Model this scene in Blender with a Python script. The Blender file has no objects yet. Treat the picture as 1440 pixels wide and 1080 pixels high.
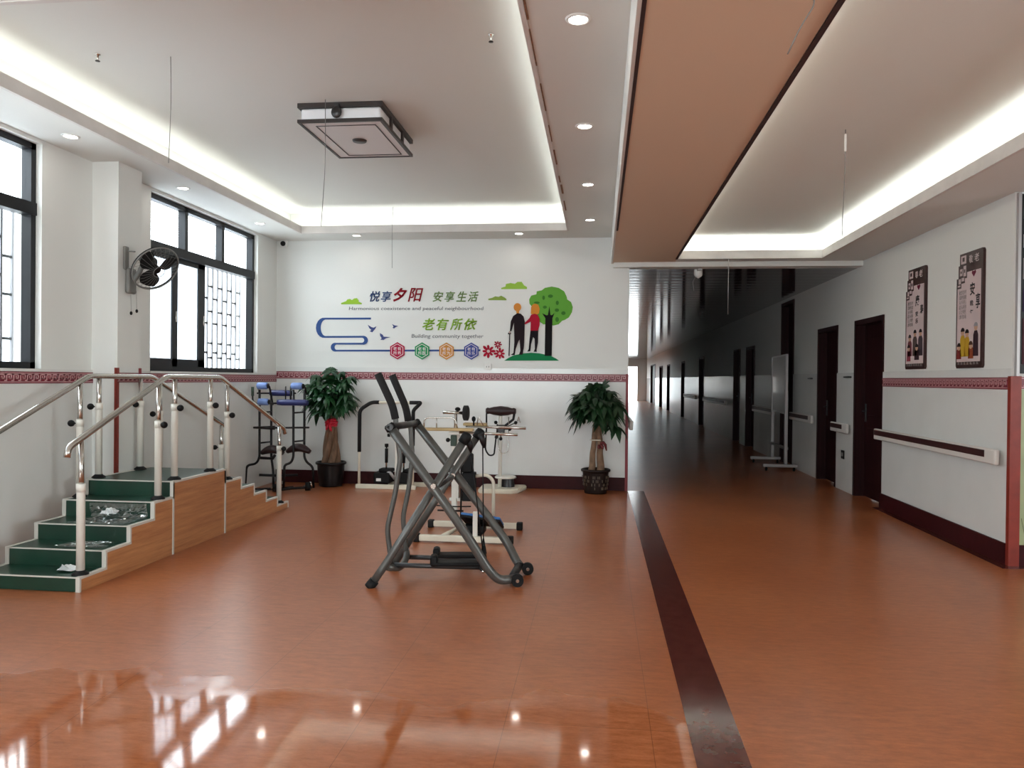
import bpy, bmesh, math, random
from mathutils import Vector, Matrix, noise
S = bpy.context.scene
COL = S.collection
PI = math.pi

# ------------------------------------------------------------------ camera
FPX, CXP, CYP, EYE = 1075.0, 720.0, 540.0, 1.4
_yaw, _pitch, _roll = math.atan(123 / FPX), -math.atan(7.3 / FPX), 0.0102
FW = Vector((-math.sin(_yaw) * math.cos(_pitch), math.cos(_yaw) * math.cos(_pitch), math.sin(_pitch)))
_r0 = FW.cross(Vector((0, 0, 1))).normalized()
_u0 = _r0.cross(FW)
RT = _r0 * math.cos(_roll) + _u0 * math.sin(_roll)
UP = -_r0 * math.sin(_roll) + _u0 * math.cos(_roll)
cd = bpy.data.cameras.new('camera')
cam = bpy.data.objects.new('camera', cd)
COL.objects.link(cam)
cd.sensor_fit = 'HORIZONTAL'
cd.sensor_width = 36.0
cd.lens = FPX * 36.0 / 1440.0
cd.clip_start, cd.clip_end = 0.05, 200
cam.matrix_world = Matrix(((RT.x, UP.x, -FW.x, 0), (RT.y, UP.y, -FW.y, 0), (RT.z, UP.z, -FW.z, EYE), (0, 0, 0, 1)))
S.camera = cam


def at(px, py, ax, v):
    """point where the sight line of a photo pixel meets the plane axis = v"""
    d = FW + RT * ((px - CXP) / FPX) - UP * ((py - CYP) / FPX)
    i = 'XYZ'.index(ax)
    o = Vector((0, 0, EYE))
    return o + d * ((v - o[i]) / d[i])


# ------------------------------------------------------------------ world, exposure
W = bpy.data.worlds.new('overcast_sky')
S.world = W
W.use_nodes = True
bg = W.node_tree.nodes['Background']
bg.inputs[0].default_value = (0.87, 0.97, 1.0, 1)
SKY = 6.0
bg.inputs[1].default_value = SKY
LED_POWER, SPOT_POWER = 7.5, 18.0
S.view_settings.view_transform = 'Standard'
S.view_settings.look = 'None'
S.view_settings.gamma = 1
S.view_settings.use_curve_mapping = False
S.view_settings.exposure = 0.98


def portal(loc, rot, sx, sy):
    l = bpy.data.lights.new('daylight_portal', 'AREA')
    l.shape = 'RECTANGLE'
    l.size, l.size_y = sx, sy
    l.cycles.is_portal = True
    o = bpy.data.objects.new('daylight_portal', l)
    COL.objects.link(o)
    o.location = loc
    o.rotation_euler = rot


WIN = [(0.2, 2.41), (3.24, 5.45), (6.89, 9.2)]      # window openings along the left wall
WZ0, WZ1 = 1.44, 3.17
for a, b in WIN:
    portal((-4.47, (a + b) / 2, (WZ0 + WZ1) / 2), (0, -PI / 2, 0), WZ1 - WZ0, b - a)


portal((6.38, 1.9, 1.65), (0, PI / 2, 0), 1.5, 3.0)  # for the unseen east opening, added to brighten the left wall
portal((-2.05, -2.68, 1.8), (PI / 2, 0, 0), 3.8, 1.9)  # for the openings added behind the camera to light the room


# ------------------------------------------------------------------ materials
def lin(c):
    return tuple(((v / 255) / 12.92 if v / 255 <= 0.04045 else ((v / 255 + 0.055) / 1.055) ** 2.4) for v in c)


def mat(name, rgb, rough=0.6, metal=0.0, var=0.0, vscale=8.0, bump=0.0, bscale=60.0, stretch=(1, 1, 1), coat=0.0, spec=0.5):
    m = bpy.data.materials.new(name)
    m.use_nodes = True
    nt = m.node_tree
    b = nt.nodes['Principled BSDF']
    c = lin(rgb)
    b.inputs['Base Color'].default_value = (*c, 1)
    b.inputs['Roughness'].default_value = rough
    b.inputs['Metallic'].default_value = metal
    b.inputs['Coat Weight'].default_value = coat
    b.inputs['Coat Roughness'].default_value = 0.05
    b.inputs['Specular IOR Level'].default_value = spec
    if var or bump:
        tc = nt.nodes.new('ShaderNodeTexCoord')
        mp = nt.nodes.new('ShaderNodeMapping')
        mp.inputs['Scale'].default_value = stretch
        nt.links.new(tc.outputs['Object'], mp.inputs[0])
    if var:
        n = nt.nodes.new('ShaderNodeTexNoise')
        n.inputs['Scale'].default_value = vscale
        n.inputs['Detail'].default_value = 6
        nt.links.new(mp.outputs[0], n.inputs['Vector'])
        r = nt.nodes.new('ShaderNodeValToRGB')
        r.color_ramp.elements[0].position = 0.3
        r.color_ramp.elements[1].position = 0.7
        r.color_ramp.elements[0].color = (*[max(0, v * (1 - var)) for v in c], 1)
        r.color_ramp.elements[1].color = (*[min(1, v * (1 + var)) for v in c], 1)
        nt.links.new(n.outputs['Fac'], r.inputs[0])
        nt.links.new(r.outputs[0], b.inputs['Base Color'])
    if bump:
        n2 = nt.nodes.new('ShaderNodeTexNoise')
        n2.inputs['Scale'].default_value = bscale
        n2.inputs['Detail'].default_value = 4
        nt.links.new(mp.outputs[0], n2.inputs['Vector'])
        bp = nt.nodes.new('ShaderNodeBump')
        bp.inputs['Strength'].default_value = bump
        bp.inputs['Distance'].default_value = 0.01
        nt.links.new(n2.outputs['Fac'], bp.inputs['Height'])
        nt.links.new(bp.outputs[0], b.inputs['Normal'])
    return m


def emit(name, rgb, k):
    m = bpy.data.materials.new(name)
    m.use_nodes = True
    nt = m.node_tree
    nt.nodes.remove(nt.nodes['Principled BSDF'])
    e = nt.nodes.new('ShaderNodeEmission')
    e.inputs[0].default_value = (*rgb, 1)
    e.inputs[1].default_value = k
    nt.links.new(e.outputs[0], nt.nodes['Material Output'].inputs[0])
    return m


def glassy(name, tint, gloss, rough=0.02, haze=0.0):
    m = bpy.data.materials.new(name)
    m.use_nodes = True
    nt = m.node_tree
    nt.nodes.remove(nt.nodes['Principled BSDF'])
    t = nt.nodes.new('ShaderNodeBsdfTransparent')
    t.inputs[0].default_value = (*tint, 1)
    g = nt.nodes.new('ShaderNodeBsdfGlossy')
    g.inputs['Roughness'].default_value = rough
    mx = nt.nodes.new('ShaderNodeMixShader')
    mx.inputs[0].default_value = gloss
    nt.links.new(t.outputs[0], mx.inputs[1])
    nt.links.new(g.outputs[0], mx.inputs[2])
    out = mx
    if haze:
        d = nt.nodes.new('ShaderNodeBsdfTranslucent')
        d.inputs[0].default_value = (0.9, 0.93, 0.95, 1)
        m2 = nt.nodes.new('ShaderNodeMixShader')
        m2.inputs[0].default_value = haze
        nt.links.new(mx.outputs[0], m2.inputs[1])
        nt.links.new(d.outputs[0], m2.inputs[2])
        out = m2
    nt.links.new(out.outputs[0], nt.nodes['Material Output'].inputs[0])
    return m


def floor_mat():
    m = bpy.data.materials.new('orange_floor_tile')
    m.use_nodes = True
    nt = m.node_tree
    L = nt.links.new
    N = nt.nodes.new
    b = nt.nodes['Principled BSDF']
    tc = N('ShaderNodeTexCoord')
    mp = N('ShaderNodeMapping')
    mp.inputs['Scale'].default_value = (1.0, 3.5, 1)
    L(tc.outputs['Object'], mp.inputs[0])

    def ns(scale, detail, rough, vec):
        n = N('ShaderNodeTexNoise')
        n.inputs['Scale'].default_value = scale
        n.inputs['Detail'].default_value = detail
        n.inputs['Roughness'].default_value = rough
        L(vec, n.inputs['Vector'])
        return n
    n1 = ns(9, 9, 0.82, mp.outputs[0])
    n2 = ns(1.1, 3, 0.5, tc.outputs['Object'])
    r = N('ShaderNodeValToRGB')
    r.color_ramp.elements[0].position = 0.32
    r.color_ramp.elements[1].position = 0.70
    r.color_ramp.elements[0].color = (*lin((142, 78, 44)), 1)
    r.color_ramp.elements[1].color = (*lin((190, 115, 72)), 1)
    L(n1.outputs['Fac'], r.inputs[0])
    mixc = N('ShaderNodeMix')
    mixc.data_type = 'RGBA'
    mixc.blend_type = 'MULTIPLY'
    mixc.inputs[0].default_value = 0.6
    L(r.outputs[0], mixc.inputs[6])
    r2 = N('ShaderNodeValToRGB')
    r2.color_ramp.elements[0].color = (0.74, 0.62, 0.52, 1)
    r2.color_ramp.elements[1].color = (1, 1, 1, 1)
    r2.color_ramp.elements[0].position = 0.35
    r2.color_ramp.elements[1].position = 0.65
    L(n2.outputs['Fac'], r2.inputs[0])
    L(r2.outputs[0], mixc.inputs[7])
    # joints of the 0.6 m tiles
    sx = N('ShaderNodeSeparateXYZ')
    L(tc.outputs['Object'], sx.inputs[0])

    def joint(out, off, per):
        a = N('ShaderNodeMath'); a.operation = 'ADD'; a.inputs[1].default_value = off
        L(out, a.inputs[0])
        p = N('ShaderNodeMath'); p.operation = 'PINGPONG'; p.inputs[1].default_value = per / 2
        L(a.outputs[0], p.inputs[0])
        c = N('ShaderNodeMath'); c.operation = 'LESS_THAN'; c.inputs[1].default_value = 0.0013
        L(p.outputs[0], c.inputs[0])
        return c.outputs[0]
    jx = joint(sx.outputs[0], 0.37 + 0.59 * 20, 0.59)
    jy = joint(sx.outputs[1], -3.72 + 0.61 * 20, 0.61)
    mxj = N('ShaderNodeMath'); mxj.operation = 'MAXIMUM'
    L(jx, mxj.inputs[0]); L(jy, mxj.inputs[1])
    mj = N('ShaderNodeMix')
    mj.data_type = 'RGBA'
    west = N('ShaderNodeMath'); west.operation = 'LESS_THAN'; west.inputs[1].default_value = 0.36
    L(sx.outputs[0], west.inputs[0])
    wf = N('ShaderNodeMath'); wf.operation = 'MULTIPLY'; wf.inputs[1].default_value = 0.55
    L(west.outputs[0], wf.inputs[0])
    mjf = N('ShaderNodeMath'); mjf.operation = 'MULTIPLY'
    L(mxj.outputs[0], mjf.inputs[0]); L(wf.outputs[0], mjf.inputs[1])
    L(mjf.outputs[0], mj.inputs[0])
    L(mixc.outputs[2], mj.inputs[6])
    mj.inputs[7].default_value = (*lin((70, 34, 24)), 1)
    L(mj.outputs[2], b.inputs['Base Color'])
    # wet patch in the foreground: low roughness with a wobbly edge
    n3 = ns(1.7, 3, 0.5, tc.outputs['Object'])
    ed = N('ShaderNodeMath'); ed.operation = 'MULTIPLY_ADD'; ed.inputs[1].default_value = 0.9; ed.inputs[2].default_value = -0.45
    L(n3.outputs['Fac'], ed.inputs[0])
    yy = N('ShaderNodeMath'); yy.operation = 'ADD'
    L(sx.outputs[1], yy.inputs[0]); L(ed.outputs[0], yy.inputs[1])
    mr = N('ShaderNodeMapRange')
    mr.inputs[1].default_value = 3.20
    mr.inputs[2].default_value = 3.30
    mr.inputs[3].default_value = 0.0
    mr.inputs[4].default_value = 1.0
    L(yy.outputs[0], mr.inputs[0])
    gx = N('ShaderNodeMapRange')
    gx.inputs[1].default_value = 0.36
    gx.inputs[2].default_value = 0.40
    L(sx.outputs[0], gx.inputs[0])
    dry = N('ShaderNodeMath'); dry.operation = 'MAXIMUM'
    L(mr.outputs[0], dry.inputs[0]); L(gx.outputs[0], dry.inputs[1])
    rr = N('ShaderNodeMapRange')
    rr.inputs[3].default_value = 0.06
    rr.inputs[4].default_value = 0.30
    L(dry.outputs[0], rr.inputs[0])
    L(rr.outputs[0], b.inputs['Roughness'])
    b.inputs['Specular IOR Level'].default_value = 0.7
    n4 = ns(3.0, 3, 0.5, tc.outputs['Object'])
    bp = N('ShaderNodeBump')
    bp.inputs['Strength'].default_value = 0.025
    bp.inputs['Distance'].default_value = 0.02
    L(n4.outputs['Fac'], bp.inputs['Height'])
    L(bp.outputs[0], b.inputs['Normal'])
    return m


def wood_mat(name, c0, c1, scale=(14, 1.2, 30), rough=0.4, spec=0.5):
    m = bpy.data.materials.new(name)
    m.use_nodes = True
    nt = m.node_tree
    L = nt.links.new
    b = nt.nodes['Principled BSDF']
    tc = nt.nodes.new('ShaderNodeTexCoord')
    mp = nt.nodes.new('ShaderNodeMapping')
    mp.inputs['Scale'].default_value = scale
    L(tc.outputs['Object'], mp.inputs[0])
    n = nt.nodes.new('ShaderNodeTexNoise')
    n.inputs['Scale'].default_value = 1.2
    n.inputs['Detail'].default_value = 7
    n.inputs['Roughness'].default_value = 0.65
    L(mp.outputs[0], n.inputs['Vector'])
    r = nt.nodes.new('ShaderNodeValToRGB')
    r.color_ramp.elements[0].position = 0.3
    r.color_ramp.elements[1].position = 0.7
    r.color_ramp.elements[0].color = (*lin(c0), 1)
    r.color_ramp.elements[1].color = (*lin(c1), 1)
    L(n.outputs['Fac'], r.inputs[0])
    L(r.outputs[0], b.inputs['Base Color'])
    b.inputs['Roughness'].default_value = rough
    b.inputs['Specular IOR Level'].default_value = spec
    return m


def ribbed_ceiling_mat():
    m = bpy.data.materials.new('aluminium_strip_ceiling')
    m.use_nodes = True
    nt = m.node_tree
    L = nt.links.new
    b = nt.nodes['Principled BSDF']
    b.inputs['Base Color'].default_value = (*lin((96, 86, 90)), 1)
    b.inputs['Metallic'].default_value = 0.5
    b.inputs['Roughness'].default_value = 0.09
    tc = nt.nodes.new('ShaderNodeTexCoord')
    w = nt.nodes.new('ShaderNodeTexWave')
    w.bands_direction = 'Y'
    w.inputs['Scale'].default_value = 1.0
    L(tc.outputs['Object'], w.inputs['Vector'])
    bp = nt.nodes.new('ShaderNodeBump')
    bp.inputs['Strength'].default_value = 0.05
    bp.inputs['Distance'].default_value = 0.02
    L(w.outputs['Fac'], bp.inputs['Height'])
    L(bp.outputs[0], b.inputs['Normal'])
    return m


M = dict(
    floor=floor_mat(),
    strip=mat('dark_stone_strip', (84, 42, 36), 0.13, var=0.25, vscale=14),
    wall=mat('white_wall_paint', (226, 226, 222), 0.6, bump=0.03, bscale=90),
    tile=mat('white_wall_tile', (224, 224, 221), 0.2, var=0.02, vscale=3),
    ceil=mat('white_ceiling_paint', (222, 221, 216), 0.7),
    tan=mat('tan_ceiling', (216, 188, 162), 0.7),
    lip=mat('cornice_paint', (214, 208, 204), 0.65, var=0.05, vscale=6),
    cor_ceil=ribbed_ceiling_mat(),
    umber=mat('dark_umber_edge', (52, 26, 22), 0.8, var=0.3, vscale=20),  # dark brown tone of two thin ceiling edge strips
    torn=mat('torn_brown_edge', (130, 92, 66), 0.9, var=0.5, vscale=30),
    base=mat('dark_red_skirting', (56, 14, 18), 0.5, spec=0.2, var=0.15, vscale=10),
    band=mat('dark_red_band', (118, 26, 46), 0.35, var=0.1, vscale=20),
    key=mat('pale_key_line', (206, 158, 160), 0.45),
    redtrim=mat('brick_red_trim', (134, 42, 28), 0.45, var=0.15, vscale=12),
    pinktrim=mat('dark_pink_trim', (132, 40, 48), 0.45, var=0.1, vscale=12),
    door=wood_mat('dark_door_wood', (30, 8, 11), (46, 14, 16), (30, 30, 2), 0.5, 0.2),
    frame=mat('black_window_aluminium', (20, 21, 25), 0.4, spec=0.3),
    glass=glassy('clear_window_glass', (0.97, 0.98, 1), 0.06),
    dusty=glassy('hazy_window_glass', (0.86, 0.88, 0.92), 0.06, haze=0.45),
    grille=mat('grey_grille_steel', (120, 120, 124), 0.4, metal=0.2),
    darkrod=mat('dark_grille_rod', (35, 36, 40), 0.5),
    chrome=mat('brushed_chrome', (200, 196, 190), 0.16, metal=1.0),
    steelgrey=mat('grey_painted_steel', (88, 87, 84), 0.32, metal=0.35, var=0.08, vscale=14),
    greydark=mat('dark_grey_steel', (58, 57, 58), 0.35, metal=0.4),
    white=mat('white_powder_coat', (226, 222, 212), 0.35),
    whitep=mat('white_plastic', (228, 226, 222), 0.4),
    cream=mat('cream_plastic', (222, 214, 196), 0.4),
    black=mat('black_rubber', (14, 13, 14), 0.6, bump=0.1, spec=0.25),
    foam=mat('black_foam', (20, 17, 18), 0.85, bump=0.25, bscale=200),
    blackmetal=mat('black_painted_steel', (20, 16, 18), 0.4, spec=0.3),
    green=mat('dark_green_rubber', (20, 56, 42), 0.34, var=0.18, vscale=6),
    trimw=mat('white_edge_trim', (206, 202, 194), 0.45),
    wood=wood_mat('brown_laminate', (160, 100, 62), (202, 144, 96), (8, 1.6, 26), 0.35),
    board=wood_mat('pale_board_wood', (150, 120, 76), (196, 168, 116), (2, 30, 30), 0.4),
    film=glassy('clear_plastic_film', (0.93, 0.95, 0.96), 0.22, 0.08),
    filmw=mat('crumpled_white_plastic', (225, 228, 228), 0.25, spec=0.7),
    led=emit('led_strip_light', (0.93, 1.0, 0.97), LED_POWER),
    ledr=emit('led_strip_light_long_run', (0.93, 1.0, 0.97), LED_POWER * 1.75),
    spot=emit('downlight_diffuser', (1.0, 0.93, 0.84), SPOT_POWER),
    lampbody=mat('lamp_acrylic', (214, 204, 202), 0.35),
    lampside=mat('lamp_side_white', (236, 236, 240), 0.3),
    lampdark=mat('lamp_dark_frame', (50, 42, 40), 0.45),
    leaf=mat('glossy_leaf', (26, 62, 32), 0.34, var=0.45, vscale=9, spec=0.5),
    leafd=mat('dark_leaf', (20, 50, 24), 0.4, var=0.5, vscale=9),
    bark=mat('braided_bark', (112, 84, 64), 0.85, var=0.35, vscale=10, stretch=(4, 4, 0.7), bump=0.5, bscale=20),
    barkp=mat('pale_bark', (128, 100, 78), 0.85, var=0.3, vscale=12, stretch=(2, 2, 1), bump=0.4, bscale=25),
    pot=mat('black_glazed_pot', (22, 18, 19), 0.35, spec=0.3, var=0.2, vscale=8),
    potb=mat('dark_brown_pot', (34, 22, 18), 0.45, spec=0.25, var=0.3, vscale=10),
    potp=mat('pale_pot_relief', (92, 78, 64), 0.5),
    soil=mat('potting_soil', (40, 28, 20), 0.95, bump=0.5),
    ribbon=mat('red_ribbon', (196, 26, 50), 0.45),
    ribbond=mat('dark_red_ribbon', (96, 24, 26), 0.6),
    lblue=mat('light_blue_foam', (116, 142, 198), 0.6, bump=0.1, bscale=120),
    navy=mat('navy_vinyl', (38, 44, 98), 0.42),
    maroon=mat('dark_maroon_vinyl', (42, 22, 24), 0.45),
    footblue=mat('blue_vinyl', (58, 112, 176), 0.5),
    greenplastic=mat('dark_green_plastic', (46, 66, 52), 0.5),
    pale=mat('pale_pink_paper', (206, 186, 186), 0.6, var=0.08, vscale=3),
    paleg=mat('pale_green_tile', (158, 168, 128), 0.4, var=0.1, vscale=5),
    ink=mat('black_ink', (20, 16, 18), 0.6),
    greyink=mat('grey_ink', (120, 112, 110), 0.6),
    frameb=mat('brown_carved_wood', (58, 32, 30), 0.4, var=0.2, vscale=30),
    boardw=mat('whiteboard_surface', (200, 200, 200), 0.08, spec=0.6),
    alu=mat('dull_aluminium', (170, 166, 166), 0.4, metal=0.4),
    rail=mat('white_handrail_vinyl', (216, 210, 204), 0.4),
    railb=mat('dark_brown_insert', (58, 24, 24), 0.4),
    wire=mat('grey_wire', (120, 116, 112), 0.6),
    fanblade=mat('black_fan_plastic', (12, 11, 13), 0.45, spec=0.25),
    fangrey=mat('grey_fan_plastic', (118, 116, 112), 0.45),
)
DEC = {}


def dec(rgb):
    if rgb not in DEC:
        DEC[rgb] = mat('wall_decal_%d' % len(DEC), rgb, 0.6, spec=0.12)
    return DEC[rgb]


# ------------------------------------------------------------------ mesh helpers
def fillet(pts, rad, n=5, closed=False):
    pts = [Vector(p) for p in pts]
    out = []
    N = len(pts)
    for i, p in enumerate(pts):
        if not closed and (i == 0 or i == N - 1):
            out.append(p)
            continue
        a, b = pts[i - 1] - p, pts[(i + 1) % N] - p
        r = min(rad, a.length * 0.48, b.length * 0.48)
        p0, p1 = p + a.normalized() * r, p + b.normalized() * r
        for k in range(n + 1):
            t = k / n
            out.append(p0 * (1 - t) ** 2 + p * 2 * t * (1 - t) + p1 * t * t)
    return out


class MB:
    def __init__(s):
        s.bm = bmesh.new()

    def _set(s, faces, mi, sm):
        for f in faces:
            f.material_index = mi
            f.smooth = sm

    def box(s, x0, x1, y0, y1, z0, z1, mi=0, bev=0.0, seg=2, mtx=None):
        v = [s.bm.verts.new((x, y, z)) for x in (x0, x1) for y in (y0, y1) for z in (z0, z1)]
        idx = [(0, 1, 3, 2), (4, 6, 7, 5), (0, 4, 5, 1), (2, 3, 7, 6), (0, 2, 6, 4), (1, 5, 7, 3)]
        fs = [s.bm.faces.new([v[i] for i in q]) for q in idx]
        if (x1 < x0) ^ (y1 < y0) ^ (z1 < z0):
            for f in fs:
                f.normal_flip()
        s._set(fs, mi, False)
        if bev:
            es = list({e for f in fs for e in f.edges})
            r = bmesh.ops.bevel(s.bm, geom=es, offset=bev, segments=seg, profile=0.5, affect='EDGES', material=mi)
            v = list({w for f in r['faces'] for w in f.verts} | {w for w in v if w.is_valid})
            if seg > 1:
                for f in r['faces']:
                    f.smooth = True
        if mtx is not None:
            bmesh.ops.transform(s.bm, matrix=mtx, verts=v)
        return s

    def tube(s, pts, r, seg=10, mi=0, cap=True, closed=False, radii=None, sy=1.0):
        pts = [Vector(p) for p in pts]
        q = [pts[0]]
        for p in pts[1:]:
            if (p - q[-1]).length > 1e-5:
                q.append(p)
        pts = q
        n = len(pts)
        tan = []
        for i in range(n):
            if closed:
                t = pts[(i + 1) % n] - pts[i - 1]
            else:
                a = (pts[i] - pts[i - 1]).normalized() if i else Vector()
                b = (pts[i + 1] - pts[i]).normalized() if i < n - 1 else Vector()
                t = a + b
            tan.append(t.normalized())
        ref = Vector((0, 0, 1)) if abs(tan[0].z) < 0.9 else Vector((0, 1, 0))
        nrm = (ref - tan[0] * ref.dot(tan[0])).normalized()
        rings = []
        for i in range(n):
            nrm = (nrm - tan[i] * nrm.dot(tan[i])).normalized()
            bn = tan[i].cross(nrm)
            rr = radii[i] if radii else r
            rings.append([s.bm.verts.new(pts[i] + nrm * (math.cos(2 * PI * k / seg) * rr) + bn * (math.sin(2 * PI * k / seg) * rr * sy))
                          for k in range(seg)])
        fs = []
        for i in range(n if closed else n - 1):
            a, b = rings[i], rings[(i + 1) % n]
            for k in range(seg):
                fs.append(s.bm.faces.new((a[k], a[(k + 1) % seg], b[(k + 1) % seg], b[k])))
        s._set(fs, mi, True)
        if cap and not closed:
            c = [s.bm.faces.new(rings[0][::-1]), s.bm.faces.new(rings[-1])]
            s._set(c, mi, False)
        return s

    def cyl(s, p0, p1, r, r1=None, seg=14, mi=0):
        return s.tube([p0, p1], r, seg, mi, radii=[r, r if r1 is None else r1])

    def lathe(s, prof, c=(0, 0, 0), seg=20, mi=0, mtx=None):
        rings = []
        vs = []
        for (r, z) in prof:
            if r < 1e-6:
                rings.append([s.bm.verts.new((c[0], c[1], c[2] + z))])
            else:
                rings.append([s.bm.verts.new((c[0] + r * math.cos(2 * PI * k / seg), c[1] + r * math.sin(2 * PI * k / seg), c[2] + z))
                              for k in range(seg)])
            vs += rings[-1]
        fs = []
        for a, b in zip(rings, rings[1:]):
            for k in range(seg):
                k2 = (k + 1) % seg
                if len(a) == 1 and len(b) == 1:
                    continue
                if len(a) == 1:
                    fs.append(s.bm.faces.new((a[0], b[k2], b[k])))
                elif len(b) == 1:
                    fs.append(s.bm.faces.new((a[k], a[k2], b[0])))
                else:
                    fs.append(s.bm.faces.new((a[k], a[k2], b[k2], b[k])))
        s._set(fs, mi, True)
        if mtx is not None:
            bmesh.ops.transform(s.bm, matrix=mtx, verts=vs)
        return s

    def ball(s, c, r, sc=(1, 1, 1), mi=0, u=12, v=8):
        prof = [(r * math.sin(PI * k / v), -r * math.cos(PI * k / v)) for k in range(v + 1)]
        prof[0] = (0, -r)
        prof[-1] = (0, r)
        return s.lathe(prof, (0, 0, 0), u, mi, Matrix.Translation(c) @ Matrix.Diagonal((*sc, 1)))

    def prism(s, poly, d, mi=0):
        """poly: 3-D outline; extruded by vector d"""
        d = Vector(d)
        a = [s.bm.verts.new(Vector(p)) for p in poly]
        b = [s.bm.verts.new(Vector(p) + d) for p in poly]
        fs = [s.bm.faces.new(a), s.bm.faces.new(b[::-1])]
        n = len(a)
        for i in range(n):
            fs.append(s.bm.faces.new((a[i], b[i], b[(i + 1) % n], a[(i + 1) % n])))
        s._set(fs, mi, False)
        return s

    def quad(s, *p, mi=0, sm=False):
        f = s.bm.faces.new([s.bm.verts.new(q) for q in p])
        s._set([f], mi, sm)
        return s


MW = {}


def thing(name, label, cat, loc=(0, 0, 0), rz=0.0, group=None):
    o = bpy.data.objects.new(name, None)
    COL.objects.link(o)
    o.empty_display_size = 0.1
    o.location = loc
    o.rotation_euler = (0, 0, rz)
    MW[o.name] = Matrix.Translation(loc) @ Matrix.Rotation(rz, 4, 'Z')
    tag(o, label, cat, group)
    return o


def tag(o, label, cat=None, group=None, kind=None):
    o['label'] = label
    if cat:
        o['category'] = cat
    if group:
        o['group'] = group
    if kind:
        o['kind'] = kind
    return o


def obj(name, mb, m, parent=None, local=False, label=None):
    """one mesh object; mesh given in world space unless local"""
    bm = mb.bm
    bmesh.ops.recalc_face_normals(bm, faces=bm.faces)
    me = bpy.data.meshes.new(name)
    bm.to_mesh(me)
    bm.free()
    for x in (m if isinstance(m, (list, tuple)) else [m]):
        me.materials.append(x)
    return link(name, me, parent, local, label)


def link(name, me, parent=None, local=False, label=None):
    o = bpy.data.objects.new(name, me)
    COL.objects.link(o)
    if parent is not None:
        o.parent = parent
        if not local:
            me.transform(MW[parent.name].inverted())
        MW[o.name] = MW[parent.name].copy()
    elif not local:
        xs = [v.co for v in me.vertices]
        c = Vector(((min(v.x for v in xs) + max(v.x for v in xs)) / 2, (min(v.y for v in xs) + max(v.y for v in xs)) / 2, min(v.z for v in xs)))
        me.transform(Matrix.Translation(-c))
        o.location = c
        MW[o.name] = Matrix.Translation(c)
    else:
        MW[o.name] = Matrix.Identity(4)
    if label:
        o['label'] = label
    return o


def struct(name, mb, m, label=None, keep=False):
    o = obj(name, mb, m, None, keep)
    o['kind'] = 'structure'
    if label:
        o['label'] = label
    return o


def text_mesh(body, bold=0.0, shear=0.0, ext=0.002):
    cu = bpy.data.curves.new('lettering', 'FONT')
    cu.body = body
    cu.size = 1
    cu.offset = bold
    cu.shear = shear
    cu.resolution_u = 3
    t = bpy.data.objects.new('lettering', cu)
    COL.objects.link(t)
    dg = bpy.context.evaluated_depsgraph_get()
    dg.update()
    me = bpy.data.meshes.new_from_object(t.evaluated_get(dg))
    bpy.data.objects.remove(t)
    bpy.data.curves.remove(cu)
    return me


def letters(name, body, rect, frame, m, parent=None, bold=0.0, shear=0.0, thick=0.004, fit=True):
    """flat lettering fitted in rect (u0,u1,v0,v1) of frame (origin, udir, vdir, out)"""
    me = text_mesh(body, bold, shear)
    if not me.vertices:
        return None
    xs = [v.co.x for v in me.vertices]
    ys = [v.co.y for v in me.vertices]
    x0, x1, y0, y1 = min(xs), max(xs), min(ys), max(ys)
    u0, u1, v0, v1 = rect
    o, U, V, N = [Vector(q) for q in frame]
    for v in me.vertices:
        a = (v.co.x - x0) / max(1e-6, x1 - x0)
        b = (v.co.y - y0) / max(1e-6, y1 - y0)
        v.co = o + U * (u0 + a * (u1 - u0)) + V * (v0 + b * (v1 - v0))
    bm = bmesh.new()
    bm.from_mesh(me)
    r = bmesh.ops.extrude_face_region(bm, geom=bm.faces[:])
    bmesh.ops.translate(bm, verts=[g for g in r['geom'] if isinstance(g, bmesh.types.BMVert)], vec=N * thick)
    bpy.data.meshes.remove(me)
    h = MB()
    h.bm.free()
    h.bm = bm
    return obj(name, h, m, parent)


# ================================================================== ROOM
XL, XB, YB, XR = -4.285, 0.36, 9.76, 3.15
YN, XE, YE, YC = -2.5, 6.2, 52.0, 6.27
Z1, Z2, Z3 = 3.2, 2.87, 2.81

# ---- floor: one sheet that falls slightly towards the camera
b = MB()
rows = [YN, 2.0, 2.3, 2.6, 2.9, 3.1, 3.25, 3.4, 3.55, 3.7, 4.0, 5.0, 7.0, 9.0, 14, 24, 38, YE + 3]
xs = [XL - 0.2, -3, -1.5, 0.36, 1.8, XR + 0.2, XE + 0.2]


def floor_z(y):
    t = max(0.0, 3.6 - y)
    if t < 0.35:
        return -0.027 * t * t / 0.7
    return -0.027 * (t - 0.175) if t < 1.6 else -0.027 * 1.425


gr = [[b.bm.verts.new((x, y, floor_z(y))) for x in xs] for y in rows]
for i in range(len(rows) - 1):
    for j in range(len(xs) - 1):
        f = b.bm.faces.new((gr[i][j], gr[i][j + 1], gr[i + 1][j + 1], gr[i + 1][j]))
        f.smooth = True
fl = struct('floor', b, M['floor'], keep=True)
b = MB()
g2 = [[b.bm.verts.new((x, y, floor_z(y) + 0.0015)) for x in (0.37, 0.57)] for y in rows if y < 9.5] + [[b.bm.verts.new((x, 9.76, 0.0015)) for x in (0.37, 0.57)]]
for i in range(len(g2) - 1):
    f = b.bm.faces.new((g2[i][0], g2[i][1], g2[i + 1][1], g2[i + 1][0]))
    f.smooth = True
struct('trim_1', b, M['strip'], 'dark brown stone strip running across the orange floor', keep=True)
b = MB()
b.box(3.05, XR, YC, 8.97, 0.0, 0.0015)
b.box(3.05, 4.6, YC - 0.1, YC, 0.0, 0.0015)
struct('trim_2', b, M['strip'], 'dark floor border at the foot of the right wall')


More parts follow.
